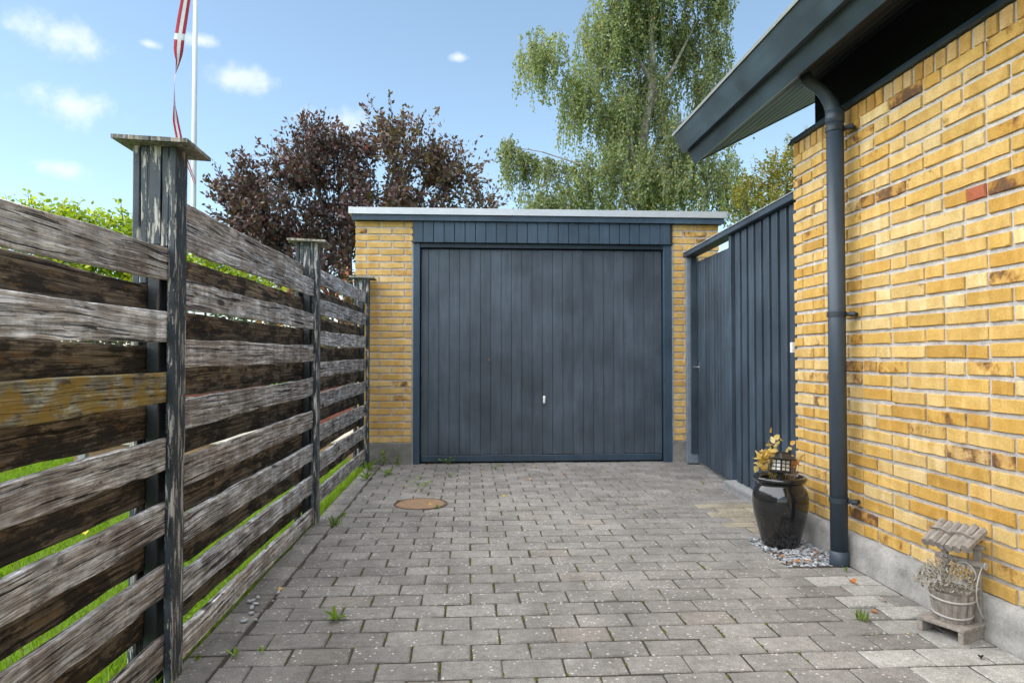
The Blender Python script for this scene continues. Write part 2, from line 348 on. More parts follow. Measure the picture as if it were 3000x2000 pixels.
# grass blades beyond and under the fence
def ribbon_mesh(name, V, F, C, mat, parent=None):
    """V (n,3) F (m,k) C (n,3): fast mesh with a tint colour attribute"""
    me = bpy.data.meshes.new(name); k = F.shape[1]
    me.vertices.add(len(V)); me.vertices.foreach_set('co', V.astype(np.float32).ravel())
    me.loops.add(F.size); me.loops.foreach_set('vertex_index', F.astype(np.int32).ravel())
    me.polygons.add(len(F)); me.polygons.foreach_set('loop_start', np.arange(0, F.size, k, dtype=np.int32)); me.polygons.foreach_set('loop_total', np.full(len(F), k, dtype=np.int32))
    at = me.color_attributes.new('tint', 'FLOAT_COLOR', 'POINT'); at.data.foreach_set('color', np.hstack([C, np.ones((len(C), 1))]).astype(np.float32).ravel())
    me.materials.append(mat); me.update(calc_edges=True); me.validate()
    return link(name, me, parent)
def grass_blades(areas):
    Vs, Fs, Cs = [], [], []; o = 0
    for x0, x1, y0, y1, n, h, w in areas:
        x = RNG.uniform(x0, x1, n); y = RNG.uniform(y0, y1, n); a = RNG.uniform(0, 2*np.pi, n); hh = h * RNG.uniform(.5, 1.25, n); lean = RNG.normal(0, .45, (n, 2)) * hh[:, None]
        dx = np.cos(a) * w * RNG.uniform(.7, 1.3, n); dy = np.sin(a) * w * RNG.uniform(.7, 1.3, n); z0 = np.full(n, -.05)
        b1 = np.c_[x-dx, y-dy, z0]; b2 = np.c_[x+dx, y+dy, z0]; m1 = np.c_[x-dx*.8+lean[:,0]*.4, y-dy*.8+lean[:,1]*.4, z0+hh*.6]; m2 = np.c_[x+dx*.8+lean[:,0]*.4, y+dy*.8+lean[:,1]*.4, z0+hh*.6]
        tp = np.c_[x+lean[:,0], y+lean[:,1], z0+hh]
        V = np.stack([b1, b2, m2, tp, m1], 1).reshape(-1, 3)
        F = (np.arange(n)[:, None] * 5 + np.array([0,1,2,3,4])[None]) + o; o += n * 5
        tint = np.array([.155, .295, .020]) * RNG.uniform(.7, 1.3, (n, 1)) + RNG.uniform(0, 1, (n, 1)) * np.array([.07, .04, .0])
        dry = RNG.random(n) < .05; tint[dry] = np.array([.20, .17, .06])
        Vs.append(V); Fs.append(F); Cs.append(np.repeat(tint, 5, 0))
    return np.vstack(Vs), np.vstack(Fs), np.vstack(Cs)
V, F, C = grass_blades([(-2.6, -1.0, 1.0, 4.6, 26000, .065, .0022), (-4.5, -1.0, 4.6, 8, 26000, .065, .003), (-5, -2.6, 1.5, 4.6, 14000, .065, .003),
                        (-9, -4.5, 2.5, 9, 22000, .07, .005), (-12, -1.2, 8, 16, 34000, .075, .006), (-1.05, -.972, .8, 6.75, 5200, .075, .0022), (-.985, -.93, .9, 6.72, 2600, .055, .002)])
tag(ribbon_mesh('lawn_grass', V, F, C, M_GRASS), 'short bright green grass of the lawn behind the fence', 'grass', None, 'stuff')

# ------------------------------------------------------------------ driveway
PX, PY = .207, .1355
drive = MB().box(-.965, 2.6, -1.6, 7.0, -.06, -.0048).obj('driveway', mat_joint())
tag(drive, 'paved driveway of grey concrete block paving up to the garage', None, None, 'structure')
def chamf(L, W, H, seed, c=.005, jit=.0018):
    """block with worn top edge, origin at centre of the top, top at z=0"""
    rr = random.Random(seed); b = MB()
    def ring(ix, z, j):
        pts = []
        for (sx, sy) in ((-1,-1),(0,-1),(1,-1),(1,1),(0,1),(-1,1)):
            pts.append((sx*(L/2-ix) + rr.uniform(-j, j), sy*(W/2-ix) + rr.uniform(-j, j), z + (rr.uniform(-j, j)*.5)))
        return pts
    vs = ring(c, 0, jit) + ring(0, -c*.9, jit) + ring(0, -H, 0)
    fs = [(0,1,2,3,4,5)] + [(i, (i+1)%6, (i+1)%6+6, i+6) for i in range(6)] + [(i+6, (i+1)%6+6, (i+1)%6+12, i+12) for i in range(6)]
    b.add(vs, fs); return b
pav_cache = {}
def paver_mesh(L, W, var):
    key = (round(L, 3), round(W, 3), var)
    if key not in pav_cache: pav_cache[key] = chamf(L, W, .05, hash(key) & 0xffff).mesh('paver', [M_PAVER])
    return pav_cache[key]
pav = []
def right_limit(y):
    if y < 3.40: return 1.878
    if y < 3.93: return 1.575
    if y < 4.06: return 1.90
    if y < 5.42: return 2.03
    return 2.30
row = 0; y = 2.402 - PY * 10
r2 = random.Random(11)
rows = []
while y < 6.74:
    rows.append(y); y += PY
for i, y0 in enumerate(rows):
    yc = y0 + PY/2; off = .01 if (i % 2 == 0) else .01 + PX/2
    lim = right_limit(yc)
    x = off - PX * 8
    while x < lim:
        a, b_ = max(x, -.828), min(x + PX, lim)
        if b_ - a > .035 and a < lim:
            pav.append([(a+b_)/2, yc, b_-a-.0065, PY-.0100, 0])
        x += PX
ye = .62
while ye < 6.7:                                             # edging course along the fence
    pav.append([-.895, ye + PX/2 + .013, .124, PX-.015, 1]); ye += PX
def in_manhole(px_, py_): return ((px_+.332)/.13)**2 + ((py_-4.95)/.13)**2 < 1
vis = []
for q in pav:
    if in_manhole(q[0], q[1]): continue
    x_, y_ = q[0], q[1]
    yf = x_*math.sin(.0618) + y_*math.cos(.0618); xr = x_*math.cos(.0618) - y_*math.sin(.0618)
    inview = yf > 2.02 and abs(xr/yf) < .76
    vis.append((0 if inview else 1, y_, q))
vis.sort(key=lambda e: (e[0], e[1]))
far = MB()
for k, (hid, y_, q) in enumerate(vis):
    x_, y_, L, W, edge = q
    wet = r2.uniform(.90, 1.10); 
    base = Vector((.214, .203, .189))
    if x_ > 1.40 and y_ < 3.35 and r2.random() < (.75 if x_ > 1.6 else .3): base = Vector((.36, .35, .325))   # paler replacement stones by the wall
    elif r2.random() < .05: base = Vector((.222, .204, .182))
    if edge: base = Vector((.21, .198, .182)) * r2.uniform(.85, 1.15)
    if x_ < -.2: base *= .92                                # left stones darkened: the fence's shade painted into their colour
    if y_ > 4.0 and x_ > 1.6: base = Vector((.275, .245, .185))                                                   # yellowed by lichen at the gate
    col = base * wet
    if k < 300:
        o = link('paver', paver_mesh(L, W, r2.randrange(5)), drive, (*col, 1), (x_ + r2.uniform(-.0015, .0015), y_ + r2.uniform(-.0015, .0015), r2.uniform(-.0012, .0015)),
                 (r2.gauss(0, .007), r2.gauss(0, .006), r2.gauss(0, .006)))
    else:
        c_ = chamf(L, W, .04, k); dz = r2.uniform(-.0012, .0015)
        far.add([(vx + x_, vy + y_, vz + dz) for vx, vy, vz in c_.v], c_.f)
tag(far.obj('paver_field', M_PAVERF, drive), None, None, None, 'stuff')

# moss tufts in the joints
mv = MB(); rm = random.Random(5)
for k in range(420):
    i = rm.randrange(8, 34); y0 = rows[i] if i < len(rows) else 3
    off = .01 if (i % 2 == 0) else .01 + PX/2
    xx = off + PX * rm.choice([-3, -2, -1, -1, 0, 0, 0, 1, 1, 2, 3, 4, 5])
    yy = y0 + rm.uniform(.01, PY - .01)
    s = rm.uniform(.0035, .0075); a = rm.uniform(0, 6)
    vs = [(xx + s*math.cos(a + j*1.05)*.8, yy + 1.8*s*math.sin(a + j*1.05), -.003 + rm.uniform(0, .002)) for j in range(6)] + [(xx, yy, .003 + rm.uniform(0, .003))]
    mv.add(vs, [(j, (j+1)%6, 6) for j in range(6)])
tag(mv.obj('joint_moss', simple('moss', (.085, .095, .012), .95, 0, .5, 90, .1, .6)), 'yellow green moss in the joints of the paving', 'moss', None, 'stuff')

# ------------------------------------------------------------------ bricks
BL, BHD, BH, CO = .226, .106, .0510, .0667
brick_cache = {}
def brick_mesh(L, H, var):
    key = (round(L, 3), round(H, 3), var)
    if key in brick_cache: return brick_cache[key]
    rr = random.Random(hash(key) & 0xffffff); c = .0024
    def ring(ix, yy, j):
        out = []
        for fx, fz in ((0,0),(.36,0),(.7,0),(1,0),(1,1),(.66,1),(.3,1),(0,1)):
            X = (fx - .5) * L; Z = (fz - .5) * H
            X += (ix if fx == 0 else -ix if fx == 1 else 0); Z += (ix if fz == 0 else -ix)
            if rr.random() < .20: Z += (rr.uniform(.001, .005) if fz == 0 else -rr.uniform(.001, .005))
            out.append((X + rr.uniform(-j, j), yy + rr.uniform(-j, j)*.6, Z + rr.uniform(-j, j)))
        return out
    vs = ring(c, 0, .0017) + ring(0, .0035, .0017) + ring(0.0005, .035, 0)
    fs = [tuple(range(8))] + [(i, (i+1)%8, (i+1)%8+8, i+8) for i in range(8)] + [(i+8, (i+1)%8+8, (i+1)%8+16, i+16) for i in range(8)]
    me = MB().add(vs, fs).mesh('brick', [M_BRICK]); brick_cache[key] = me; return me
YEL = [(.52, .325, .090), (.54, .345, .104), (.56, .38, .14), (.495, .295, .066), (.45, .256, .052), (.545, .36, .118), (.505, .312, .077), (.58, .42, .18)]
def brick_color(rr, dull=0.0):
    c = Vector(rr.choice(YEL)) * rr.uniform(.90, 1.08)
    if dull: c = c.lerp(Vector((.62, .40, .16)), dull)
    sp = rr.uniform(.0, .42) if rr.random() > .12 else rr.uniform(.62, .82)
    return (c.x, c.y, c.z, sp)

# ------------------------------------------------------------------ the house
XW = 1.924; ZF = .148; YC = 4.025
house = tag(empty('brick_house', (XW, 2.0, 0)), 'yellow brick house with dark overhanging eaves beside the driveway', 'house')
def reparent(o, par):                                        # keep world coordinates of meshes that were built in world space
    o.parent = par; o.matrix_parent_inverse = par.matrix_world.inverted(); return o
bpy.context.view_layer.update()
def part(mb, name, mats, root, smooth=False, color=None): return reparent(mb.obj(name, mats, None, smooth, color), root)
wall = part(MB().box(XW+.0100, XW+.30, -2.5, YC-.006, ZF-.02, 2.30), 'wall', M_MORTAR, house)
rb = random.Random(21)
OFF = [0.0, .36, .48, .24]
specials = [(3.164,1.789),(2.987,2.203),(3.339,.973),(3.329,.255),(2.392,.42),(2.582,.638),(2.379,.633),(2.716,1.172),(3.497,.913),(2.749,.555),(2.465,1.645)]
placed = []; hidden_b = MB()
RZW = R(-90)
for ci in range(31):
    z = ZF + CO * ci + .0080 + BH/2
    j = (ci - 15) % 4; hy = 3.086 - OFF[j]                    # header begins (far edge) at hy, towards the camera
    # edges list going towards the camera from the corner
    seq = []
    ys = hy + 6.0
    while ys > -2.4:
        for L in (.12, .24, .24):
            seq.append((ys, ys - L)); ys -= L
    prev = None
    for a, b_ in seq:
        a = min(a, YC + .012)
        if a - b_ < .06: 
            prev = a if a > b_ else None
            continue
        if prev is not None and a - b_ < .20: a = prev
        prev = None
        L = a - b_ - .0155
        if b_ > YC: continue
        yc = (a + b_)/2 - .0
        special = min(abs(yc - s[0]) * 2 + abs(z - s[1]) * 9 for s in specials) < .30
        col = brick_color(rb)
        if special: col = (col[0]*.85, col[1]*.8, col[2]*.8, .95)
        if abs(yc - 2.62) < .10 and abs(z - 1.64) < .03:      # brick whose near end burnt red
            placed.append((yc - L/2 + .048, z, .096, BH, (.33, .095, .040, .3))); yc += .048; L -= .096
        if yc > 2.1:
            placed.append((yc, z, L, BH, col))
        else:
            c_ = brick_mesh(L, BH, rb.randrange(6))
            hidden_b.add([(XW + v.co.y, yc - v.co.x, z + v.co.z) for v in c_.vertices], [tuple(p.vertices) for p in c_.polygons])
ys = YC                                                       # soldier course under the eaves
while ys > -2.4:
    L = .052 if rb.random() < .7 else .057
    col = brick_color(rb); yc = ys - L/2
    if yc > 2.1: placed.append((yc, 2.246, L, .074, (col[0]*.9, col[1]*.85, col[2]*.9, col[3])))  # soldier bricks tinted darker: the eaves' shade put into their colour
    ys -= L + .0175
for yc, z, L, H, col in placed:
    o = link('brick', brick_mesh(round(L, 3), H, rb.randrange(6)), None, col, (XW + rb.gauss(0, .0012), yc + rb.gauss(0, .001), z + rb.gauss(0, .0012)), (rb.gauss(0, .004), rb.gauss(0, .004), RZW))
    reparent(o, wall)
hb = hidden_b.obj('brickwork', M_BRICK, None, False, (.64, .40, .11, .4)); reparent(hb, wall); tag(hb, None, None, None, 'stuff')
# header ends round the corner (north face)
nb = MB()
for ci in range(31):
    z = ZF + CO * ci + .0080 + BH/2
    x = XW + (.02 if ci % 2 else .03)
    nb.box(XW + .012, XW + .29, YC - .03, YC - .002, z - BH/2, z + BH/2)
o = nb.obj('corner_brickwork', M_BRICK, None, False, (.62, .39, .11, .4)); reparent(o, wall); tag(o, None, None, None, 'stuff')
# foundation strip
fb = MB(); n = 40; prof = [(.006, ZF+.004), (-.026, ZF-.004), (-.036, ZF-.05), (-.041, .03), (-.045, -.03)]
rf = random.Random(8); vs = []
for i in range(n + 1):
    yy = -2.5 + (YC - .01 + 2.5) * i / n
    for px_, pz in prof: vs.append((XW + px_ + rf.uniform(-.004, .004), yy, pz + rf.uniform(-.004, .004)))
m_ = len(prof)
fs = [(i*m_+k, (i+1)*m_+k, (i+1)*m_+k+1, i*m_+k+1) for i in range(n) for k in range(m_-1)]
vs += [(XW+.2, YC-.01, ZF), (XW+.2, YC-.01, -.03)]; e0 = n*m_
fs.append(tuple(e0 + k for k in range(m_)) + (len(vs)-1, len(vs)-2))
part(fb.add(vs, fs), 'foundation', M_FOUND, house, True)
# rest of the house body (unseen gables)
part(MB().box(XW+.31, 8.6, -2.4, YC-.02, -.05, 2.28), 'rear_wall', M_MORTAR, house)
# wall plate trim and dark upper band
part(MB().prism([(XW-.022, 2.287), (XW+.30, 2.287), (XW+.30, 2.325), (XW+.0, 2.325)], 'y', -2.5, YC+.03), 'wall_plate', M_FASC, house, color=(1,1,1,1))
part(MB().box(2.03, 2.14, -2.5, 3.97, 2.327, 2.66), 'upper_panel', M_DARK, house, color=(1,1,1,1))
# roof
YE = 4.873; YB = -2.6; SL = R(27.2); cs, sn = math.cos(SL), math.sin(SL)
S0 = (1.621, 2.412); nx, nz_ = -sn, cs
def sp(d, h): return (S0[0] + d*cs + h*nx, S0[1] + d*sn + h*nz_)       # along the slope / square to it
RUN = 4.1
roof = part(MB().prism([sp(.02, .03), sp(RUN, .03), sp(RUN, .235), sp(-.02, .235)], 'y', YB, YE - .025), 'roof', M_DARK, house, color=(1,1,1,1))
def rpart(mb, name, mat, color=(1,1,1,1), par=None):
    return reparent(mb.obj(name, mat, None, False, color), par or roof)
rpart(MB().prism([sp(-.024, -.004), sp(0.0, -.004), sp(0.0, .104), sp(-.024, .104)], 'y', YB, YE), 'fascia_board', M_FASC)
rpart(MB().prism([sp(-.062, .100), sp(-.026, .092), sp(-.026, .248), sp(-.062, .248)], 'y', YB, YE+.004), 'fascia_board', M_FASC, (1.12,1.12,1.12,1))
rpart(MB().prism([sp(-.070, .243), sp(-.066, .243), sp(-.066, .252), sp(.03, .252), sp(.03, .257), sp(-.070, .257)], 'y', YB, YE+.008), 'roof_edge_trim', M_ALU)
rpart(MB().prism([sp(.0, .253), sp(RUN, .238), sp(RUN, .250), sp(.0, .2565)], 'y', YB, YE), 'roof_felt', simple('roof_felt', (.06, .06, .065), .9, 0, .2, 40))
rpart(MB().prism([sp(-.0, -.003), sp(RUN, -.003), sp(RUN, .10), sp(0, .10)], 'y', YE - .022, YE + .001), 'verge_board', M_FASC)
d = .002
k = 0
while d < 2.4:                                               # soffit boards run along the eaves
    w_ = .092
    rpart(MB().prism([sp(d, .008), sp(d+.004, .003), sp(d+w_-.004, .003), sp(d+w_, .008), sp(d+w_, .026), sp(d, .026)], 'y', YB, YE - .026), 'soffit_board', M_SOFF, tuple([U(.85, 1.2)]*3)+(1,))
    d += .0965; k += 1
rp2 = MB().prism([(S0[0]+RUN*cs, S0[1]+RUN*sn+.03), (9.2, 2.45), (9.2, 2.70), (S0[0]+RUN*cs-.1, S0[1]+RUN*sn+.25)], 'y', YB, YE - .025)
rpart(rp2, 'rear_slope', M_DARK)
# downpipe
pipe_p = [(1.690, 3.40, 2.445), (1.700, 3.40, 2.420), (1.722, 3.40, 2.402), (1.752, 3.40, 2.386), (1.788, 3.40, 2.355), (1.818, 3.40, 2.31), (1.836, 3.40, 2.265), (1.841, 3.40, 2.235), (1.841, 3.40, 2.20)]
dp = MB().tube(pipe_p, [.028,.029,.030,.031,.033,.036,.039,.040,.040], 20); dp.tube([(1.841, 3.40, 2.30-.04), (1.841, 3.40, -.03)], .0415, 24)
dpo = part(dp, 'downpipe', M_PIPE, house, True, (1,1,1,1))
for z0, z1, rr_ in ((2.20, 2.265, .0455), (-.03, .066, .0455)):
    reparent(MB().lathe([(.0418, z0-.0), (rr_, z0+.002), (rr_, z1-.002), (.0418, z1)], 24, (1.841, 3.40)).obj('pipe_collar', M_PIPE, None, True, (1,1,1,1)), dpo)
for zz in (2.172, 1.240, .316):
    b_ = MB().lathe([(.0420, zz-.013), (.0462, zz-.012), (.0462, zz+.012), (.0420, zz+.013)], 24, (1.841, 3.40))
    b_.tube([(1.875, 3.375, zz), (1.900, 3.36, zz-.002), (1.93, 3.36, zz-.002)], .010, 10)
    b_.tube([(1.882, 3.352, zz-.002), (1.90, 3.335, zz-.002)], .013, 10)
    reparent(b_.obj('pipe_bracket', M_GATE, None, False, (.7,.7,.7,1)), dpo)

# ------------------------------------------------------------------ the garage
YG = 6.777; GL, GR = -1.087, 2.472; DL, DR = -.537, 1.999
garage = tag(empty('garage', (.7, YG, 0)), 'flat roofed yellow brick garage at the end of the driveway', 'garage')
bpy.context.view_layer.update()
gw = part(MB().box(GL+.006, DL-.012, YG+.0085, YG+5.6, .18, 2.33).box(DR+.012, GR-.006, YG+.0085, YG+5.6, .18, 2.33).box(DL-.012, DR+.012, YG+5.3, YG+5.59, 0, 2.33), 'wall', M_MORTAR, garage)
rg = random.Random(31)
def pier(x0, x1):
    for ci in range(32):
        z = .203 + CO * ci + .0070 + BH/2
        if z + BH/2 > 2.336: break
        pat = [BL, BL] if ci % 2 else [BHD, BL, BL]
        x = x0
        for L in pat + [BL]:
            if x >= x1 - .03: break
            L2 = min(L, x1 - x)
            col = brick_color(rg, .35)
            o = link('brick', brick_mesh(round(L2, 3), BH, rg.randrange(6)), None, col, (x + L2/2, YG + rg.gauss(0, .0008), z + rg.gauss(0, .0006)), (rg.gauss(0, .003), rg.gauss(0, .003), 0))
            reparent(o, gw); x += L2 + .014
pier(GL, DL); pier(DR + .002, GR)
sb = MB()                                                    # side faces of the piers, outside
for ci in range(31):
    z = .203 + CO * ci + .0070 + BH/2; yy = YG + .11 if ci % 2 else YG + .235
    while yy < YG + 5.5:
        sb.box(GL-.001, GL+.02, yy+.012, min(yy + .24, YG+5.58), z-BH/2, z+BH/2); yy += .24
o = sb.obj('side_brickwork', M_BRICK, None, False, (.60, .38, .12, .4)); reparent(o, gw); tag(o, None, None, None, 'stuff')
for a, b_ in ((GL, DL), (DR, GR)):
    part(MB().cbox(a-.004, b_+.0, YG-.006, YG+.3, -.05, .205, .006), 'foundation', M_FOUNDG, garage)
# roof edge
part(MB().box(-1.106, 2.495, YG-.045, YG+5.7, 2.333, 2.40), 'roof_deck', M_BLUE, garage, color=(.8,.8,.8,1))
groof = part(MB().box(-1.112, 2.503, YG-.062, YG-.046, 2.331, 2.386), 'fascia_board', M_BLUE, garage, color=(1,1,1,1))
part(MB().box(-1.137, 2.526, YG-.080, YG+5.75, 2.387, 2.449), 'roof_flashing', M_ALU, garage)
part(MB().box(-1.1395, -1.096, YG-.0825, YG+.03, 2.389, 2.4515), 'roof_corner_clip', M_ALU, garage)
# lintel panel
lint = part(MB().box(DL, DR, YG-.018, YG+.05, 2.128, 2.330), 'lintel_panel', M_DARK, garage, color=(2,2,2,1))
x = DL + .002
while x < DR - .03:
    w_ = min(.0955, DR - x - .002)
    reparent(MB().cbox(x, x+w_, YG-.034, YG-.0185, 2.127, 2.329, .003).obj('plank', M_BLUE, None, False, tuple([U(.92, 1.1)]*3)+(1,)), lint); x += .1005
# door frame
for a, b_ in ((DL+.004, -.468), (1.912, DR-.004)):
    part(MB().cbox(a, b_, YG-.008, YG+.09, -.01, 2.126, .004), 'door_jamb', M_BLUE, garage, color=(.95,.95,.95,1))
part(MB().cbox(-.467, 1.911, YG+.0, YG+.09, 2.082, 2.1255, .003), 'door_head', M_BLUE, garage, color=(.45,.45,.45,1))
part(MB().box(DL-.012, DL+.004, YG-.004, YG+.01, .0, 2.12), 'joint_filler', M_GREYW, garage)
part(MB().box(DR-.004, DR+.012, YG-.004, YG+.01, .0, 2.12), 'joint_filler', M_GREYW, garage)
door = part(MB().box(-.462, 1.906, YG+.055, YG+.075, .02, 2.078), 'door', M_DARK, garage, color=(1,1,1,1))
x = -.458; k = 0
while x < 1.90:
    w_ = min(.0985 if k else .068, 1.902 - x)
    reparent(MB().cbox(x, x+w_, YG+.034+U(-.001,.0015), YG+.0545, .082+U(-.002,.002), 2.072, .0022).obj('plank', M_DOOR, None, False, tuple([U(.94, 1.07)]*3)+(1,)), door); x += w_ + .0022; k += 1
reparent(MB().cbox(-.456, 1.902, YG+.026, YG+.0545, .016, .078, .004).obj('bottom_rail', M_BLUE, None, False, (.8,.8,.8,1)), door)
hd = MB().tube([(.732, YG+.036, .614), (.732, YG+.0, .614)], .008, 10)
rings = [(.0, -.036), (.010, -.034), (.0125, -.02), (.0115, 0), (.0125, .02), (.010, .034), (.0, .036)]
hd.v += []; 
hm = MB().lathe([(r_*1.0, z_) for r_, z_ in rings], 12)
hm.v = [(vx*1.0 + .732, vy*.6 + YG - .006, vz*1.05 + .614) for vx, vy, vz in hm.v]
ho = reparent(hm.obj('handle', M_WHITE, None, True), door)
reparent(hd.obj('handle_spindle', M_CHROME, None, True), door)
rose = MB().lathe([(.0, .0), (.018, .0), (.018, .004), (0, .004)], 14).obj('handle_rose', M_BLACKP); reparent(rose, door)
rose.matrix_world = Matrix.Translation((.732, YG+.034, .614)) @ Matrix.Rotation(R(90), 4, 'X')

# ------------------------------------------------------------------ board fence
fence = tag(empty('board_fence', (-1.0, 2.3, 0)), 'weathered grey hit-and-miss board fence along the lawn', 'fence')
bpy.context.view_layer.update()
def board(y0, y1, xa, xb, zt0, zb0, zt1, zb1, mat, col, seed, thick_j=.0):
    """one plank; its long edges wander, ends slightly off"""
    rr = random.Random(seed); n = 26; vs = []
    ph = [rr.uniform(0, 6) for _ in range(6)]; bow = rr.uniform(-.003, .003)
    for i in range(n + 1):
        f = i / n; y = y0 + (y1 - y0) * f
        wt = .0022*math.sin(f*9 + ph[0]) + .0014*math.sin(f*23 + ph[1]) + rr.uniform(-.0013, .0013)
        wb = .0022*math.sin(f*8 + ph[2]) + .0014*math.sin(f*27 + ph[3]) + rr.uniform(-.0013, .0013)
        if rr.random() < .05: wb += rr.uniform(.002, .008)
        if rr.random() < .04: wt -= rr.uniform(.002, .005)
        zt = zt0 + (zt1 - zt0)*f + wt; zb = zb0 + (zb1 - zb0)*f + wb; xo = bow*math.sin(math.pi*f)
        c = .0025
        vs += [(xb+xo, y, zb+c), (xb+xo, y, zt-c), (xb+xo-c, y, zt), (xa+xo+c, y, zt), (xa+xo, y, zt-c), (xa+xo, y, zb+c), (xa+xo+c, y, zb), (xb+xo-c, y, zb)]
    fs = [(i*8+k, i*8+(k+1)%8, (i+1)*8+(k+1)%8, (i+1)*8+k) for i in range(n) for k in range(8)] + [tuple(range(8)), tuple(n*8+k for k in range(7, -1, -1))]
    return part(MB().add(vs, fs), 'fence_board', mat, fence, False, col)
XF0, XF1 = -.979, -.957; XB0, XB1 = -1.044, -1.022
front_cols = [(.42,.405,.39), (.38,.36,.34), (.45,.44,.43), (.34,.31,.285), (.40,.38,.36)]
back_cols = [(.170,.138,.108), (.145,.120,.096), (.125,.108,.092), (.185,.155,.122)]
rfz = random.Random(17)
bays = {
 0: dict(y=(.24, 2.322), F=[(1.318,1.226,1.374,1.273), (1.152,1.058,1.172,1.072), (.968,.872,.978,.882), (.770,.672,.766,.669), (.577,.479,.561,.467), (.381,.288,.364,.268), (.170,.072,.143,.044)],
         B=[(1.278,1.180,1.254,1.160), (1.076,.975,1.061,.964), (.880,.780,.876,.768), (.680,.574,.668,.561), (.478,.368,.462,.356), (.280,.170,.262,.146)]),
 1: dict(y=(2.338, 4.425), F=[(1.480,1.387,1.500,1.405), (1.285,1.190,1.295,1.198), (1.084,.990,1.098,.998), (.882,.782,.894,.792), (.685,.588,.695,.592), (.495,.398,.491,.390), (.303,.207,.296,.192), (.112,.012,.096,.004)],
         B=[(1.578,1.486,1.597,1.500), (1.375,1.285,1.397,1.293), (1.186,1.088,1.197,1.096), (.988,.886,.996,.884), (.783,.684,.789,.668), (.585,.470,.589,.457), (.392,.285,.386,.271), (.200,.100,.188,.075)]),
 2: dict(y=(4.443, 6.645), F=[(1.590,1.492,1.636,1.530), (1.400,1.298,1.428,1.323), (1.192,1.096,1.218,1.115), (.992,.896,1.008,.905), (.797,.695,.799,.702), (.584,.481,.585,.479), (.398,.290,.388,.280), (.190,.088,.170,.068)],
         B=[(1.468,1.378,1.500,1.400), (1.286,1.188,1.310,1.203), (1.092,.990,1.112,1.003), (.893,.790,.900,.800), (.694,.585,.700,.588), (.482,.388,.478,.386), (.288,.186,.280,.180)]),
}
sd = 100
for bi, bd in bays.items():
    y0, y1 = bd['y']
    for k, q in enumerate(bd['F']):
        col = Vector(rfz.choice(front_cols)) * rfz.uniform(.9, 1.12) * (1.08 if k < 3 else .95); al = .45
        if bi == 0 and k == 2: col = Vector((.26,.25,.19)); al = 1.10
        if bi == 1 and k == 7: col = Vector((.52,.49,.46))
        board(y0, y1, XF0, XF1, *q, M_WOODF, (*col, al), sd); sd += 1
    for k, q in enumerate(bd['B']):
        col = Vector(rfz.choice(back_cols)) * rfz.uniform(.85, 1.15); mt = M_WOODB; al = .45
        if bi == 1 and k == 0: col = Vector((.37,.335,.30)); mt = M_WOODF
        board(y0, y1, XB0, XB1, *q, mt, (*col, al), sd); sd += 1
def wob_post(x0, x1, y0, y1, z0, z1, seed, n=12, j=.0014, c=.003):
    rr = random.Random(seed); vs = []
    for i in range(n + 1):
        z = z0 + (z1 - z0)*i/n; a, b_ = rr.uniform(-j, j), rr.uniform(-j, j)
        vs += [(x0+c+a,y0+b_,z),(x1-c+a,y0+b_,z),(x1+a,y0+c+b_,z),(x1+a,y1-c+b_,z),(x1-c+a,y1+b_,z),(x0+c+a,y1+b_,z),(x0+a,y1-c+b_,z),(x0+a,y0+c+b_,z)]
    fs = [(i*8+k, i*8+(k+1)%8, (i+1)*8+(k+1)%8, (i+1)*8+k) for i in range(n) for k in range(8)] + [tuple(range(7,-1,-1)), tuple(n*8+k for k in range(8))]
    return MB().add(vs, fs)
SPC = [((1.33,1.29),(1.33,1.29)), ((1.376,1.258),(1.484,1.585)), ((1.504,1.602),(1.600,1.475)), ((1.640,1.506),(1.640,1.506))]   # tops of the boards on either side (front, back)
for pi, (py, zt, topz) in enumerate(((.195, 1.69, 1.35), (2.285, 1.700, 1.385), (4.392, 1.735, 1.605), (6.600, 1.760, 1.645))):
    y0, y1 = py, py + .092
    post = part(wob_post(-1.020, -.981, y0+.004, y1-.004, -.08, zt, 40+pi), 'fence_post', M_POSTD, fence)
    def sub(mb, name, mat=M_PEEL): return reparent(mb.obj(name, mat), post)
    sub(wob_post(-.955, -.932, y0, y1, -.05, zt, 60+pi), 'cover_strip')
    sub(wob_post(-1.0685, -1.046, y0+.003, y1-.003, -.05, zt, 80+pi), 'cover_strip', M_PEEL if pi < 2 else M_POSTD)
    sub(wob_post(-1.0205, -.9805, y0+.0005, y0+.0035, SPC[pi][0][0]+.01, zt-.001, 85+pi, 5, .0006, .001), 'face_board')
    (f0, b0), (f1, b1) = SPC[pi]; ym = y0 + .046
    for (xa, xb, za, zb) in ((-.9797, -.9562, f0, f1), (-1.0448, -1.0212, b0, b1)):
        sub(wob_post(xa, xb, y0+.004, ym, za+.004, zt-.002, 90+pi, 4), 'spacer'); sub(wob_post(xa, xb, ym+.001, y1-.004, zb+.004, zt-.002, 95+pi, 4), 'spacer')
    cp = MB(); rr = random.Random(pi)
    ta, tb = -1.110, -.876; ca, cb = y0-.052, y1+.052
    cp.add([(ta, ca, zt+.006),(tb, ca, zt-.004),(tb, cb, zt-.010),(ta, cb, zt+.004),(ta, ca, zt+.019),(tb-.002, ca, zt+.009),(tb, cb, zt+.002),(ta, cb, zt+.018)],
           [(0,3,2,1),(4,5,6,7),(0,1,5,4),(1,2,6,5),(2,3,7,6),(3,0,4,7)])
    sub(cp, 'cap', M_CAPW)

# ------------------------------------------------------------------ gate screen
A = Vector((1.975, 4.03)); B = Vector((2.085, 6.66)); dv = (B - A).normalized(); ang = math.atan2(dv.x, dv.y); nv = Vector((dv.y, -dv.x))
LEN = (B - A).length
screen = tag(empty('garden_gate', (A.x, A.y, 0), -ang), 'dark blue vertical board gate and screen between house and garage', 'gate')
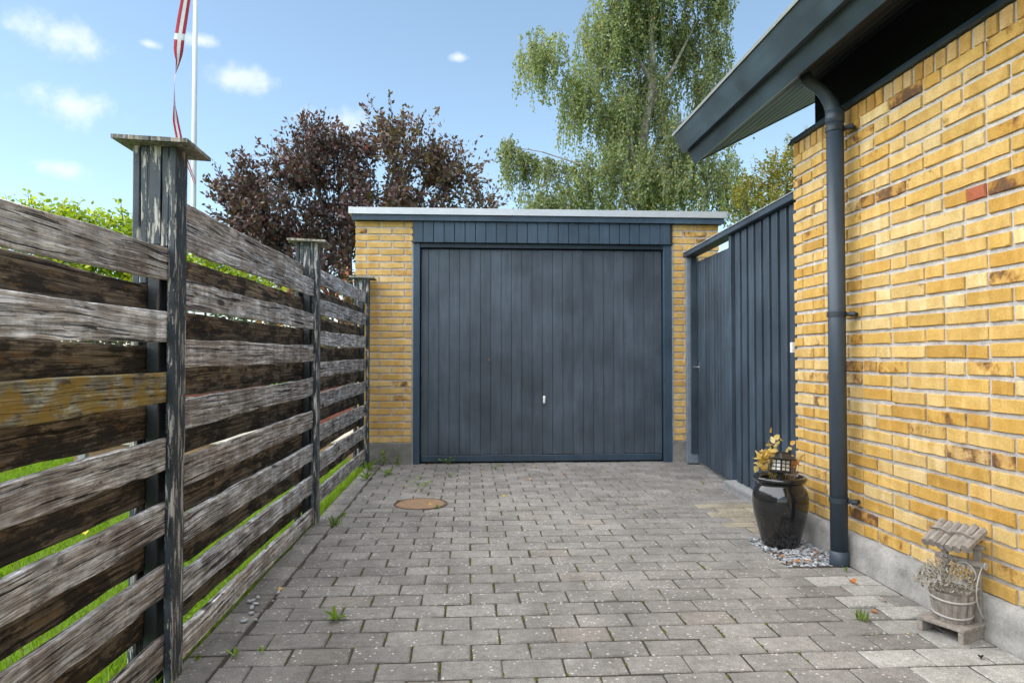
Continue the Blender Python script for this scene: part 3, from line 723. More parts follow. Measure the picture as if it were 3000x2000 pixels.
# local frame: y runs from the house corner towards the garage, x goes away from the driveway
def gp(mb, name, mat, col=(1,1,1,1), par=None): return mb.obj(name, mat, par or screen, False, col)
gp(MB().cbox(-.012, .105, -.03, LEN, 1.985, 2.026, .004), 'cap_rail', M_GATE, (1.15,1.15,1.15,1))
gp(MB().box(-.018, .111, -.03, LEN+.004, 2.0275, 2.033), 'cap_flashing', M_ALU)
FX = 1.385                                                   # fixed panel ends, gate leaf begins
gp(MB().box(.088, .104, .0, FX-.05, .05, 1.98), 'backing_board', M_DARK, (.35,.4,.55,1))
y = .02; k = 0
while y + .10 < FX - .06:
    gp(MB().cbox(.030, .055, y, y+.096, .075+U(-.003,.003), 1.982, .003), 'slat', M_GATE, tuple([U(1.1, 1.45)]*3)+(1,)); y += .1440
gp(MB().cbox(.018, .10, FX-.045, FX, -.02, 1.984, .004), 'stile', M_GATE, (1.35,1.35,1.35,1))
gp(MB().prism([(-.045, .045), (.10, .058), (.10, .072), (-.045, .066)], 'y', .03, FX-.046), 'sill_rail', M_GREYW)
gp(MB().box(-.038, .09, .03, FX-.046, -.012, .044), 'sill_board', M_GREYW)
leaf = empty('gate_leaf'); leaf.parent = screen; leaf.location = (.050, FX+.004, 0); leaf.rotation_euler = (0, 0, R(-2.6))
LW = 1.17; y = .004
while y < LW - .03:
    w_ = min(.0915, LW - y)
    gp(MB().cbox(-.0, .022, y, y+w_, .035+U(-.004,.004), 1.905+.035*y/LW, .004), 'plank', M_GATE, tuple([U(.95, 1.35)]*3)+(1,), leaf); y += .0985
gp(MB().box(.0225, .0228, .004, LW-.004, .05, 1.89), 'dark_gap_sheet', M_DARK, (.4,.4,.5,1), leaf)  # added thin dark sheet, keeps light out of the plank gaps so they look black
for zz in (.3, 1.65): gp(MB().box(.0232, .05, .01, LW-.01, zz, zz+.09), 'ledge', M_GATE, (1,1,1,1), leaf)
for zz in (.13, 1.70):
    hg = MB().cbox(-.006, -.001, -.03, .045, zz-.028, zz+.028, .001).tube([(-.012, .004, zz-.02), (-.012, .004, zz+.02)], .007, 8)
    gp(hg, 'hinge', M_GATE, (1.8,1.8,1.8,1), leaf)
hl = MB().tube([(0, LW-.06, .93), (-.045, LW-.06, .93)], .007, 10).tube([(-.045, LW-.065, .93), (-.045, LW+.05, .925), (-.035, LW+.062, .922)], .0075, 10)
hl.cbox(-.004, .0, LW-.08, LW-.04, .83, .98, .001)
gp(hl, 'lever_handle', M_CHROME, (1,1,1,1), leaf)
gp(MB().cbox(.008, .125, LEN-.055, LEN-.004, .012, 1.983, .004), 'gate_post', M_PALEB)
gp(MB().cbox(.040, .10, LEN-.078, LEN-.056, .11, 1.984, .003), 'stop_strip', M_GATE, (1,1,1,1))
# little white plate on the wall corner
wp = MB().cbox(1.936, 1.955, 4.092, 4.118, 1.052, 1.114, .002)
tag(wp.obj('corner_plate', M_WHITE), 'tiny white plastic plate at the brick corner beside the gate screen', 'plate')

# ------------------------------------------------------------------ gravel bed, pot, lantern, plants
gv = MB(); rgv = random.Random(3)
ico = [(0,0,1),(.894,0,.447),(.276,.851,.447),(-.724,.526,.447),(-.724,-.526,.447),(.276,-.851,.447),(.724,.526,-.447),(-.276,.851,-.447),(-.894,0,-.447),(-.276,-.851,-.447),(.724,-.526,-.447),(0,0,-1)]
icof = [(0,1,2),(0,2,3),(0,3,4),(0,4,5),(0,5,1),(1,6,2),(2,7,3),(3,8,4),(4,9,5),(5,10,1),(6,7,2),(7,8,3),(8,9,4),(9,10,5),(10,6,1),(11,7,6),(11,8,7),(11,9,8),(11,10,9),(11,6,10)]
def stone(mb, x, y, z, s, rr, mat=0, flat=.65):
    a = rr.uniform(0, 6.3); ca, sa = math.cos(a), math.sin(a); sx, sy, sz = s*rr.uniform(.8, 1.4), s*rr.uniform(.6, 1), s*flat*rr.uniform(.6, 1.1)
    tl = rr.uniform(-.5, .5); vs = []
    for px_, py_, pz in ico:
        j = rr.uniform(.75, 1.2); X, Y, Z = px_*sx*j, py_*sy*j, pz*sz*j; Z += X*tl
        vs.append((x + X*ca - Y*sa, y + X*sa + Y*ca, z + Z))
    mb.add(vs, icof, mat)
for k in range(1500):
    x = rgv.uniform(1.56, 1.885); y = rgv.uniform(3.375, 3.925)
    if x < 1.60 + .04*math.sin(y*30) and rgv.random() < .5: continue
    s = rgv.uniform(.0055, .0125); stone(gv, x, y, -.012 + rgv.uniform(0, .010), s, rgv)
def mat_stones():
    m, t, b = new_mat('blue_grey_chippings'); r = N(t, 'ShaderNodeNewGeometry').outputs['Random Per Island']
    c = ramp(t, r, [(0, (.13,.15,.17)), (.35, (.24,.26,.28)), (.7, (.36,.38,.40)), (.9, (.52,.53,.53)), (1, (.25,.16,.11))])
    setc(t, b, mix_c(t, 1, c, ramp(t, noise(t, pos(t), 200, 3), [(.3,.75),(.7,1.2)]), 'MULTIPLY')); b.inputs['Roughness'].default_value = .8; return m
M_STONE = mat_stones()
tag(gv.obj('gravel', M_STONE, fix=False), 'blue grey stone chippings around the black pot and downpipe', 'gravel', None, 'stuff')

PC = (1.712, 3.775)
pr = [(.0, .0), (.088, .0), (.096, .006), (.104, .04), (.122, .11), (.140, .18), (.1475, .24), (.1455, .285), (.135, .318), (.121, .336), (.117, .344), (.122, .352), (.134, .360), (.141, .369), (.141, .377), (.134, .384), (.124, .386), (.116, .380), (.112, .370), (.113, .352), (.118, .33)]
def mat_glaze():
    m, t, b = new_mat('black_glaze'); p = pos(t)
    n = noise(t, p, 7, 5, .6); v = voro(t, p, 75); c = mix_c(t, step(t, n, .45, .7), (.010, .011, .012), (.022, .020, .016))
    dm = math_n(t, 'MULTIPLY', step(t, v.outputs['Distance'], .10, .05), step(t, v.outputs['Color'], .6, .64)); c = mix_c(t, math_n(t, 'MULTIPLY', dm, .7), c, (.25, .24, .20))
    setc(t, b, c); rr = ramp(t, n, [(.3, .06), (.7, .22)]); t.links.new(rr, b.inputs['Roughness']); b.inputs['Coat Weight'].default_value = .5; b.inputs['Coat Roughness'].default_value = .06
    bump(t, b, noise(t, p, 16, 3, .5), .12, .006); return m
pot = MB().lathe(pr, 48).obj('plant_pot', mat_glaze(), None, True); pot.location = (PC[0], PC[1], -.012)
tag(pot, 'tall glossy black glazed pot on the gravel by the downpipe', 'pot')
so = MB().lathe([(0, .345), (.06, .348), (.115, .34)], 24).obj('soil', M_SOIL, pot, True)

def leaf_poly(mb, base, direction, up, L, W, curl=.15, mat=0, cols=None, col=None):
    """a curled leaf of 6 points"""
    d_ = Vector(direction).normalized(); u_ = Vector(up); u_ = (u_ - d_*u_.dot(d_)); u_ = u_.normalized() if u_.length > 1e-5 else d_.orthogonal().normalized(); s_ = d_.cross(u_)
    b0 = Vector(base)
    pts = [b0, b0 + d_*L*.35 + s_*W*.5 + u_*curl*L*.25, b0 + d_*L*.7 + s_*W*.42 + u_*curl*L*.15, b0 + d_*L - u_*curl*L*.35, b0 + d_*L*.7 - s_*W*.42 + u_*curl*L*.15, b0 + d_*L*.35 - s_*W*.5 + u_*curl*L*.25, b0 + d_*L*.5 - u_*curl*L*.05]
    mb.add(pts, [(0,1,6),(1,2,6),(2,3,6),(3,4,6),(4,5,6),(5,0,6)], mat)
    if cols is not None: cols += [col] * 7
def leaf_obj(name, mb, cols, mat, parent=None, extra_mats=()):
    me = mb.mesh(name, [mat] + list(extra_mats), False, False)
    at = me.color_attributes.new('tint', 'FLOAT_COLOR', 'POINT'); at.data.foreach_set('color', np.array([(*c, 1) for c in cols], dtype=np.float32).ravel())
    return link(name, me, parent)
rl = random.Random(77)
plant = tag(empty('dried_flower_plant', (PC[0], PC[1], .335)), 'faded yellow and orange plant growing in the black pot', 'plant')
bpy.context.view_layer.update()
st = MB()
heads = [((-.122, -.03, .125), 20), ((-.072, -.03, .165), 22), ((-.10, -.03, .15), 10), ((-.085, .01, .115), 8), ((.0, .05, .225), 9), ((-.03, .04, .09), 5), ((.055, .03, .16), 6)]
mbp = MB(); colp = []
for (hx, hy, hz), n_ in heads:
    st.tube([(hx*.25, hy*.2, -.01), (hx*.55, hy*.5, hz*.5), (hx, hy, hz)], [.003, .0025, .002], 6)
    for q in range(n_):
        bx = (hx + rl.gauss(0, .018), hy + rl.gauss(0, .016), hz + rl.gauss(0, .018))
        dd = (rl.gauss(0, 1), rl.gauss(0, 1), rl.gauss(.1, .8)); colr = Vector(rl.choice([(.62,.44,.12), (.70,.55,.22), (.74,.62,.36), (.55,.48,.08), (.58,.36,.10)]))*rl.uniform(.85, 1.1)
        leaf_poly(mbp, bx, dd, (rl.gauss(0,1), rl.gauss(0,1), 1), rl.uniform(.030, .050), rl.uniform(.020, .032), rl.uniform(-.4, .6), 0, colp, tuple(colr))
o = leaf_obj('blossoms', mbp, colp, M_DRY, plant)
mbo = MB(); colo = []
for q in range(20):
    bx = rl.uniform(.045, .115); by = rl.uniform(-.03, .05); bz = rl.uniform(.05, .13)
    st.tube([(bx*.75, by*.5, -.01), (bx*.9, by, bz*.55), (bx, by, bz)], [.0022, .002, .0013], 5)
    leaf_poly(mbo, (bx, by, bz), (rl.gauss(.4, .7), rl.gauss(0, .7), rl.gauss(.4, .6)), (rl.gauss(0,1), rl.gauss(0,1), 1), rl.uniform(.028, .05), rl.uniform(.010, .017), rl.uniform(-.3, .6), 0, colo, tuple(Vector(rl.choice([(.52,.22,.055), (.60,.30,.08), (.45,.20,.07), (.66,.38,.14)]))*rl.uniform(.85,1.1)))
for q in range(14):
    bx = rl.uniform(-.07, .03); by = rl.uniform(-.06, .05); bz = rl.uniform(0, .07)
    leaf_poly(mbo, (bx, by, bz), (rl.gauss(0, .7), rl.gauss(0, .7), rl.gauss(.5, .6)), (rl.gauss(0,1), rl.gauss(0,1), 1), rl.uniform(.022, .036), rl.uniform(.012, .018), rl.uniform(-.3, .5), 0, colo, tuple(Vector(rl.choice([(.20,.24,.03), (.42,.36,.05), (.14,.20,.03)]))*rl.uniform(.85,1.1)))
leaf_obj('leaves', mbo, colo, M_DRY, plant)
st.tube([(-.02, 0, 0), (-.045, -.01, .13), (-.07, -.01, .235)], [.003, .0026, .002], 6)
st.obj('stems', simple('dry_stem', (.26, .16, .09), .8, 0, .3, 40), plant)

lan = tag(empty('solar_lantern', (1.690, 3.735, .30)), 'small black pagoda shaped solar garden lantern stuck in the pot', 'lantern')
lan.rotation_euler = (R(-4), R(9), R(24))
MB().cbox(-.009, .009, -.009, .009, -.10, .098, .001).obj('stake', M_BLACKP, lan)
MB().cbox(-.041, .041, -.041, .041, .097, .105, .002).obj('lantern_base', M_BLACKP, lan)
core = MB(); w_ = .034
for sx in (-1, 1):
    for sy in (-1, 1): core.box(sx*w_-.0035, sx*w_+.0035, sy*w_-.0035, sy*w_+.0035, .1045, .168)
for k in range(4):
    ca, sa = math.cos(k*R(90)), math.sin(k*R(90))
    def bar(x0, x1, z0, z1):
        pts = [(x0,-w_-.002,z0),(x1,-w_-.002,z0),(x1,-w_+.002,z0),(x0,-w_+.002,z0),(x0,-w_-.002,z1),(x1,-w_-.002,z1),(x1,-w_+.002,z1),(x0,-w_+.002,z1)]
        core.add([(px_*ca - py_*sa, px_*sa + py_*ca, pz) for px_, py_, pz in pts], [(0,3,2,1),(4,5,6,7),(0,1,5,4),(1,2,6,5),(2,3,7,6),(3,0,4,7)])
    bar(-.0025, .0025, .105, .168)
    for zz in (.1075, .1265, .1465, .1655): bar(-w_+.004, w_-.004, zz-.0022, zz+.0022)
core.obj('lantern_frame', M_BLACKP, lan)
M_FROST = simple('frosted_panes', (.78, .78, .74), .35, 0, .03, 20)
for k in range(4):
    for ix in (-1, 1):
        for iz in range(3):
            z0 = (.110, .129, .149)[iz]; z1 = (.124, .144, .163)[iz]
            o = MB().box(ix*.0165-.0135, ix*.0165+.0135, -w_+.0005, -w_+.0025, z0, z1).obj('pane', M_FROST, lan); o.rotation_euler = (0, 0, k*R(90))
rf_ = MB(); a0, a1 = .056, .030
def frus(mb, a, b_, z0, z1):
    mb.add([(-a,-a,z0),(a,-a,z0),(a,a,z0),(-a,a,z0),(-b_,-b_,z1),(b_,-b_,z1),(b_,b_,z1),(-b_,b_,z1)], [(0,3,2,1),(4,5,6,7),(0,1,5,4),(1,2,6,5),(2,3,7,6),(3,0,4,7)])
frus(rf_, .057, .058, .168, .172); frus(rf_, .058, .031, .1722, .200); frus(rf_, .030, .030, .2002, .208)
lr = rf_.obj('lantern_roof', M_BLACKP, lan)
MB().box(-.024, .024, -.024, .024, .2082, .2094).obj('solar_panel', simple('solar_cell', (.012,.014,.025), .15, 0, .2, 60), lr)

# ------------------------------------------------------------------ little wishing-well planter
WC = (1.800, 2.525)
well = tag(empty('wishing_well_planter', (WC[0], WC[1], .011), R(-66)), 'small grey driftwood wishing well planter standing against the house wall', 'planter')
well.scale = (.84, .84, .97); rw = random.Random(9)
for k, yy in enumerate((-.075, -.027, .021, .066)):
    MB().cbox(-.105, .105, yy-.022, yy+.022, .030+rw.uniform(-.002,.002), .043, .002).obj('base_slat', M_TWIG, well)
for xx in (-.09, .088): MB().cbox(xx-.012, xx+.012, -.095, .082, -.012, .0295, .002).obj('base_runner', M_TWIG, well)
bk = MB().lathe([(0, .046), (.066, .046), (.083, .150)], 20).obj('bucket', M_TWIG, well)
ns = 15
for k in range(ns):
    a = 2*math.pi*k/ns; s = MB(); ca, sa = math.cos(a), math.sin(a)
    h1 = .158 + rw.uniform(-.008, .010); w0, w1 = .0135, .0172
    def PT(r, tt, z): return (r*ca - tt*sa, r*sa + tt*ca, z)
    s.add([PT(.066, -w0, .044), PT(.066, w0, .044), PT(.074, 0, .044), PT(.084, -w1, h1), PT(.084, w1, h1), PT(.093, 0, h1-.002)], [(0,1,2),(3,5,4),(0,2,5,3),(2,1,4,5),(1,0,3,4)])
    s.obj('stave', M_TWIG, bk)
for zz, rr_ in ((.066, .0775), (.128, .0895)):
    MB().tube([(rr_*math.cos(a), rr_*math.sin(a), zz + .003*math.sin(a*2)) for a in [2*math.pi*i/28 for i in range(29)]], .0042, 7, cap=False).obj('hoop', M_WIRE, bk, True)
for sx in (-1, 1):
    MB().cbox(sx*.072-.016, sx*.072+.016, .060, .076, .03, .335, .003).obj('upright', M_TWIG, well)
MB().tube([(-.10, .052, .262), (.112, .052, .262)], .0125, 10).obj('winding_log', M_TWIG, well, True)
MB().tube([(.112, .052, .262), (.118, .052, .262)], .0155, 12).obj('log_end', M_WIRE, well)
MB().tube([(.105 + .0*i, .050 + .055*math.sin(i/14*math.pi)*(-1), .27 - .21*i/14) for i in range(15)], .0032, 6).obj('wire_handle', M_WIRE, well, True)
MB().tube([(.03 + .05*math.cos(i/10*math.pi), .04, .215 + .045*math.sin(i/10*math.pi)) for i in range(11)], .0035, 6).obj('wire_loop', M_WIRE, well, True)
wr = MB().cbox(-.10, .10, .045, .085, .318, .330, .002).obj('well_roof', M_TWIG, well)
for k in range(6):
    xx = -.092 + .0355*k + rw.uniform(-.003, .003)
    MB().tube([(xx+.012, .072, .395 + rw.uniform(-.005,.005)), (xx + rw.uniform(-.004,.004), -.052, .325 + rw.uniform(-.008,.008))], [.0165, .018], 7).obj('roof_stick', M_TWIG, wr)
for xx, q in ((-.045, .0), (.05, .0)):
    MB().tube([(xx-.05, -.002, .376), (xx, -.006, .383), (xx+.05, -.012, .371)], .0042, 6).obj('roof_twig', M_TWIG, wr, True)
# dried heather in the bucket
hx = MB(); hc = []
for k in range(1500):
    th = rw.uniform(0, 6.28); rr_ = math.sqrt(rw.random()) * .118; zz = .160 + .115*(1 - (rr_/.128)**2)*rw.uniform(.15, 1.05); xx = rr_*math.cos(th) - .02; yy = rr_*math.sin(th) - .012
    if yy > .062: continue
    dd = (xx*6 + rw.gauss(0, .6), yy*6 + rw.gauss(0, .6), rw.uniform(.1, 1.0)); v_ = rw.uniform(.55, 1.15)
    leaf_poly(hx, (xx, yy, zz), dd, (rw.gauss(0,1), rw.gauss(0,1), 1), rw.uniform(.010, .022), rw.uniform(.003, .006), .1, 0, hc, (.50*v_, .47*v_, .44*v_) if rw.random() > .2 else (.16*v_, .12*v_, .09*v_))
he = leaf_obj('dried_heather', hx, hc, M_DRY); he.scale = (.84, .84, .97); he.location = (WC[0], WC[1], .011); he.rotation_euler = (0, 0, R(-66))
tag(he, 'pale grey dried heather filling the wishing well bucket', 'plant')

# ------------------------------------------------------------------ manhole cover
mh = tag(empty('manhole_cover', (-.332, 4.95, 0)), 'round rusty brown manhole cover set in the paving', 'manhole cover')
M_RUST = simple('rusty_iron', (.23, .145, .085), .8, 0, .3, 25, .4, .5)
MB().lathe([(0, .006), (.163, .006), (.168, .0025), (.168, -.03)], 40).obj('lid', M_RUST, mh)
MB().lathe([(.174, -.03), (.174, .0035), (.188, .0045), (.191, -.03)], 40).obj('frame_ring', simple('dark_rust', (.07, .045, .03), .85, 0, .3, 30), mh)

# ------------------------------------------------------------------ weeds, fallen leaves, pebbles
def weed(x, y, kind, size, label, seed, z=0.0):
    rr = random.Random(seed); mb = MB(); cs_ = []
    n_ = {'rosette': 11, 'round': 9, 'tuft': 26, 'tall': 26, 'sprig': 6}[kind]
    for k in range(n_):
        a = 2*math.pi*k/n_ + rr.uniform(-.3, .3)
        gcol = Vector((.125, .22, .028))*rr.uniform(.75, 1.5) + Vector((.06, .05, 0))*rr.random()*.9
        if kind in ('rosette', 'sprig'):
            el = rr.uniform(.1, 1.8); leaf_poly(mb, (rr.gauss(0,.004),rr.gauss(0,.004),.004), (math.cos(a), math.sin(a), el), (0,0,1), size*rr.uniform(.4,1.15), size*rr.uniform(.12,.24), rr.uniform(.1,.5), 0, cs_, tuple(gcol))
        elif kind == 'round':
            r_ = size*rr.uniform(.2, 1); h_ = size*rr.uniform(.3, .9); e = Vector((math.cos(a)*r_, math.sin(a)*r_, h_))
            mb.tube([(0,0,0), e*.6 + Vector((0,0,.01)), e], .0013, 4); cs_ += [tuple(gcol*.8)]*12
            leaf_poly(mb, e, (math.cos(a), math.sin(a), .2), (0,0,1), size*.38, size*.34, .1, 0, cs_, tuple(gcol))
        elif kind == 'tuft':
            leaf_poly(mb, (rr.gauss(0,.012), rr.gauss(0,.012), 0), (math.cos(a)*.5, math.sin(a)*.5, 1), (math.cos(a), math.sin(a), 0), size*rr.uniform(.6,1.1), .004, .2, 0, cs_, tuple(gcol))
        else:
            h_ = size*rr.uniform(.05, 1); leaf_poly(mb, (math.cos(a)*.02*rr.random(), math.sin(a)*.02*rr.random(), h_), (math.cos(a), math.sin(a), rr.uniform(.1,.9)), (0,0,1), size*rr.uniform(.25,.42), size*.15, .3, 0, cs_, tuple(gcol))
    if kind == 'tall':
        mb.tube([(0,0,0), (.006,0,size*.5), (0,.004,size)], .002, 5); cs_ += [(.08,.12,.03)]*15
    o = leaf_obj('weed', mb, cs_, M_LEAF); o.location = (x, y, z); tag(o, label, 'weed', 'weeds growing in the paving joints'); return o
W = [(-.518, 2.788, 'rosette', .075, 'dandelion like weed with bright leaf tips in open paving nearest the fence'), (-.800, 2.475, 'sprig', .05, 'small dark weed in the edging joint nearest the first fence post'),
     (-.716, 2.509, 'sprig', .035, 'tiny pale sprout in the second joint from the edging near the first post'), (-.81, 4.33, 'tuft', .09, 'tuft of grass at the foot of the middle fence post'),
     (-.80, 4.60, 'rosette', .06, 'leafy weed just beyond the middle fence post'), (-.80, 6.70, 'tall', .15, 'tall leafy weed against the garage foundation'),
     (-.671, 6.70, 'tall', .11, 'dark bushy weed against the garage foundation near the door jamb'), (-.85, 5.95, 'rosette', .13, 'broad leaved dandelion beside the far fence post'),
     (-.90, 6.42, 'rosette', .15, 'big leafy weed hugging the far end of the fence'), (-.699, 6.16, 'rosette', .11, 'spreading weed halfway between far fence post and manhole cover'), (-.36, 5.40, 'round', .13, 'round leaved weed on thin stalks behind the manhole cover'),
     (-.19, 6.72, 'round', .10, 'upright weed at the foot of the garage door near its jamb'), (.245, 6.44, 'round', .06, 'small weed in front of the garage door below the middle planks'),
     (-.158, 6.02, 'round', .07, 'low round weed between garage door and manhole cover'), (1.528, 2.66, 'tuft', .06, 'grass sprout in the paving near the wishing well planter'),
     (1.80, 3.27, 'sprig', .04, 'little weed in the paving just in front of the downpipe'), (1.886, 5.55, 'sprig', .06, 'weed in the paving in front of the gate leaf'),
     (1.742, 5.25, 'sprig', .035, 'tiny weed in the paving in front of the gate stile'), (-.21, 4.80, 'sprig', .06, 'weed growing from the rim of the manhole cover')]
for k, (x, y, kd, sz, lb) in enumerate(W): weed(x, y, kd, sz * .85, lb, 300+k)
def fallen(x, y, size, col, label, seed, grp=None):
    rr = random.Random(seed); mb = MB(); cs_ = []
    leaf_poly(mb, (0,0,.004), (1,0,rr.uniform(0,.25)), (0,.2,1), size, size*.6, rr.uniform(.1,.7), 0, cs_, tuple(Vector(col)*rr.uniform(.85,1.15)))
    mb.tube([(0,0,.004), (-size*.4, size*.1, .003)], .0009, 4); cs_ += [tuple(Vector(col)*.7)]*8
    o = leaf_obj('fallen_leaf', mb, cs_, M_DRY); o.location = (x, y, .002); o.rotation_euler = (0, 0, rr.uniform(0, 6.3)); tag(o, label, 'leaf', grp or 'fallen leaves on the paving')
OR_, BR_, YE_ = (.48,.18,.05), (.22,.09,.04), (.70,.50,.06)
Lv = [(1.744, 3.083, .05, OR_, 'curled orange brown leaf on the paving in front of the downpipe'), (1.638, 3.011, .018, (.5,.25,.12), 'small pinkish leaf scrap between planter and downpipe, farther one'),
      (1.732, 2.871, .03, BR_, 'brown leaf bits along the house foundation'), (1.633, 2.731, .03, OR_, 'little orange leaf on the pale paving beside the planter'),
      (1.62, 2.525, .012, YE_, 'tiny yellow leaf on the paving before the planter'), (-.82, 3.185, .035, (.72,.52,.22), 'pale yellow leaf lying in the edging joint by the fence'),
      (-.255, 4.90, .03, YE_, 'bright yellow leaf lying on the manhole cover'), (1.66, 3.43, .035, OR_, 'orange leaf on the gravel edge in front of the pot'), (1.585, 3.405, .03, (.40,.18,.07), 'brown leaf at the corner of the gravel bed'),
      (1.736, 2.415-.12, .03, (.03,.025,.02), 'black shrivelled leaf in front of the planter')]
for k, (x, y, sz, c_, lb) in enumerate(Lv): fallen(x, y, sz, c_, lb, 500+k)
rq = random.Random(12)
for k, (x, y) in enumerate([(.528,5.847),(.478,5.867),(.855,6.099),(-.064,5.9),(.269,5.162),(.1,6.3),(.62,6.5),(1.2,6.2),(-.5,5.6),(1.0,5.0)]):
    fallen(x, y, rq.uniform(.025,.045), rq.choice([OR_, YE_, (.5,.3,.15), BR_]), 'small dry leaf scrap on the far paving before the garage door', 520+k, 'dry leaf scraps before the garage')
for k, (x, y) in enumerate([(1.70,3.42),(1.76,3.45),(1.62,3.52),(1.80,3.55),(1.84,3.60)]):
    fallen(x, y, rq.uniform(.02,.035), rq.choice([OR_, BR_]), 'rust brown leaf scrap among the gravel chippings', 540+k, 'leaf scraps on the gravel')
for k, (x, y) in enumerate([(-1.35,3.0),(-1.5,3.4),(-1.3,3.8),(-1.7,3.1),(-1.9,3.9),(-2.2,4.2),(-1.6,4.6),(-2.6,4.9),(-1.4,2.5),(-2.0,5.3)]):
    fallen(x, y, .06, rq.choice([YE_, (.62,.36,.05)]), 'yellow leaf lying on the lawn behind the fence', 560+k, 'yellow leaves on the lawn')
M_PEB = simple('grey_pebble', (.36, .37, .39), .7, 0, .35, 60)
for k, (x, y) in enumerate([(-.89,3.057),(-.915,3.011),(-.90,3.016),(-.877,2.983),(-.879,2.938),(-.863,2.874),(-.865,2.791),(-.821,3.113),(-.815,3.01),(-.724,3.14),(-.823,2.802)]):
    pb = MB(); stone(pb, 0, 0, .006, rq.uniform(.008, .015), rq); o = pb.obj('pebble', M_PEB, None, True); o.location = (x, y, .002)
    tag(o, 'loose grey pebble on the edging course beside the fence', 'pebble', 'loose pebbles beside the fence')

# ------------------------------------------------------------------ garden behind the fence
ter = tag(empty('timber_terrace', (-2.6, 8.2, 0)), 'low timber terrace with pale edge seen through the fence', 'terrace')
M_TERR = simple('terrace_front', (.24, .15, .075), .8, 0, .2, 14); M_DECK = simple('pale_decking', (.48, .45, .38), .8, 0, .2, 20); M_RED = simple('red_brown_timber', (.16, .055, .035), .75, 0, .2, 14)
for k in range(9): MB().box(-1.35, 1.48, -.95+.145*k, -.95+.145*k+.138, .150, .176).obj('deck_board', M_DECK, ter)
MB().box(-1.33, 1.46, -.93, -.90, -.05, .149).obj('front_skirt', M_TERR, ter)
MB().box(-1.33, 1.46, .30, .33, -.05, .149).obj('rear_skirt', M_TERR, ter)
lw = tag(empty('low_garden_wall', (-2.6, 8.75, 0)), 'low red brown timber wall behind the terrace', 'wall')
for k in range(5): MB().box(-1.4, 1.55, -.02, .02, .0+.135*k, .128+.135*k).obj('board', M_RED, lw)
for xx in (-1.35, .08, 1.5): MB().box(xx-.04, xx+.04, .022, .10, -.05, .72).obj('post', M_RED, lw)
for k, (x, y) in enumerate(((-3.75, 7.1), (-3.71, 7.5), (-3.75, 8.0))):
    o = wob_post(-.035, .035, -.035, .035, -.05, .62, 700+k, 5, .003).obj('garden_stake', M_GREYW); o.location = (x, y, 0)
    tag(o, ['grey wooden stake on the lawn, the nearest of three', 'brown grey wooden stake on the lawn, the middle of three', 'grey wooden stake on the lawn, the farthest of three'][k], 'stake', 'stakes on the lawn')

# foliage tools (numpy)
def leaf_cloud(name, P, D, size, aspect, colors, mat, parent, jitter=1.0, droop=0.0):
    n = len(P); nrm = RNG.normal(0, 1, (n, 3)); nrm[:, 2] += .6; nrm /= np.linalg.norm(nrm, axis=1)[:, None]
    d = D + RNG.normal(0, .6, (n, 3)) * jitter; d[:, 2] -= droop; d /= np.linalg.norm(d, axis=1)[:, None]
    s = np.cross(d, nrm); s /= (np.linalg.norm(s, axis=1)[:, None] + 1e-9); u = np.cross(s, d)
    L = (size * RNG.uniform(.65, 1.25, n))[:, None]; Wd = L * aspect
    V = np.stack([P, P + d*L*.5 + s*Wd*.5 + u*L*.08, P + d*L, P + d*L*.5 - s*Wd*.5 + u*L*.08], 1).reshape(-1, 3)
    F = np.arange(n*4).reshape(n, 4)
    return ribbon_mesh(name, V, F, np.repeat(colors, 4, 0), mat, parent)
def pick(pal, n, lo=.7, hi=1.3):
    pal = np.array(pal); c = pal[RNG.integers(0, len(pal), n)]; return c * RNG.uniform(lo, hi, (n, 1))
def ell(c, r, n):
    q = RNG.normal(0, 1, (n, 3)); q /= np.linalg.norm(q, axis=1)[:, None]; q *= RNG.random((n, 1)) ** (1/2.3); return np.array(c) + q * np.array(r)

# --- purple leaved plum
plum = tag(empty('purple_plum_tree', (-2.3, 14.3, 0)), 'dark purple leaved tree behind the garage and fence', 'tree')
PB = np.array([-2.3, 14.3, 0.0])
PL = [(-3.24,5.07,.65,.65),(-2.73,5.25,.50,.42),(-3.91,4.63,.58,.50),(-4.41,4.02,.52,.39),(-4.78,4.25,.20,.22),(-3.74,3.94,.92,.66),(-2.73,4.21,.66,.74),(-3.06,3.26,.96,.78),(-4.24,3.25,.70,.60),(-1.28,5.37,.50,.55),(-1.53,4.75,.66,.50),(-.67,4.94,.40,.37),(-.23,4.90,.27,.33),(-.84,4.33,.66,.42),(-1.79,4.14,.58,.50),(.11,4.05,.33,.22),(-2.38,3.26,.52,.70),(-3.65,2.75,1.04,.52),(-1.0,3.5,.8,.6)]
tw = MB(); P_, D_ = [], []
fork = Vector((-2.3, 14.3, 1.5)); tw.tube([(-2.3,14.3,-.1),(-2.32,14.3,.8),fork], [.16,.13,.12], 8)
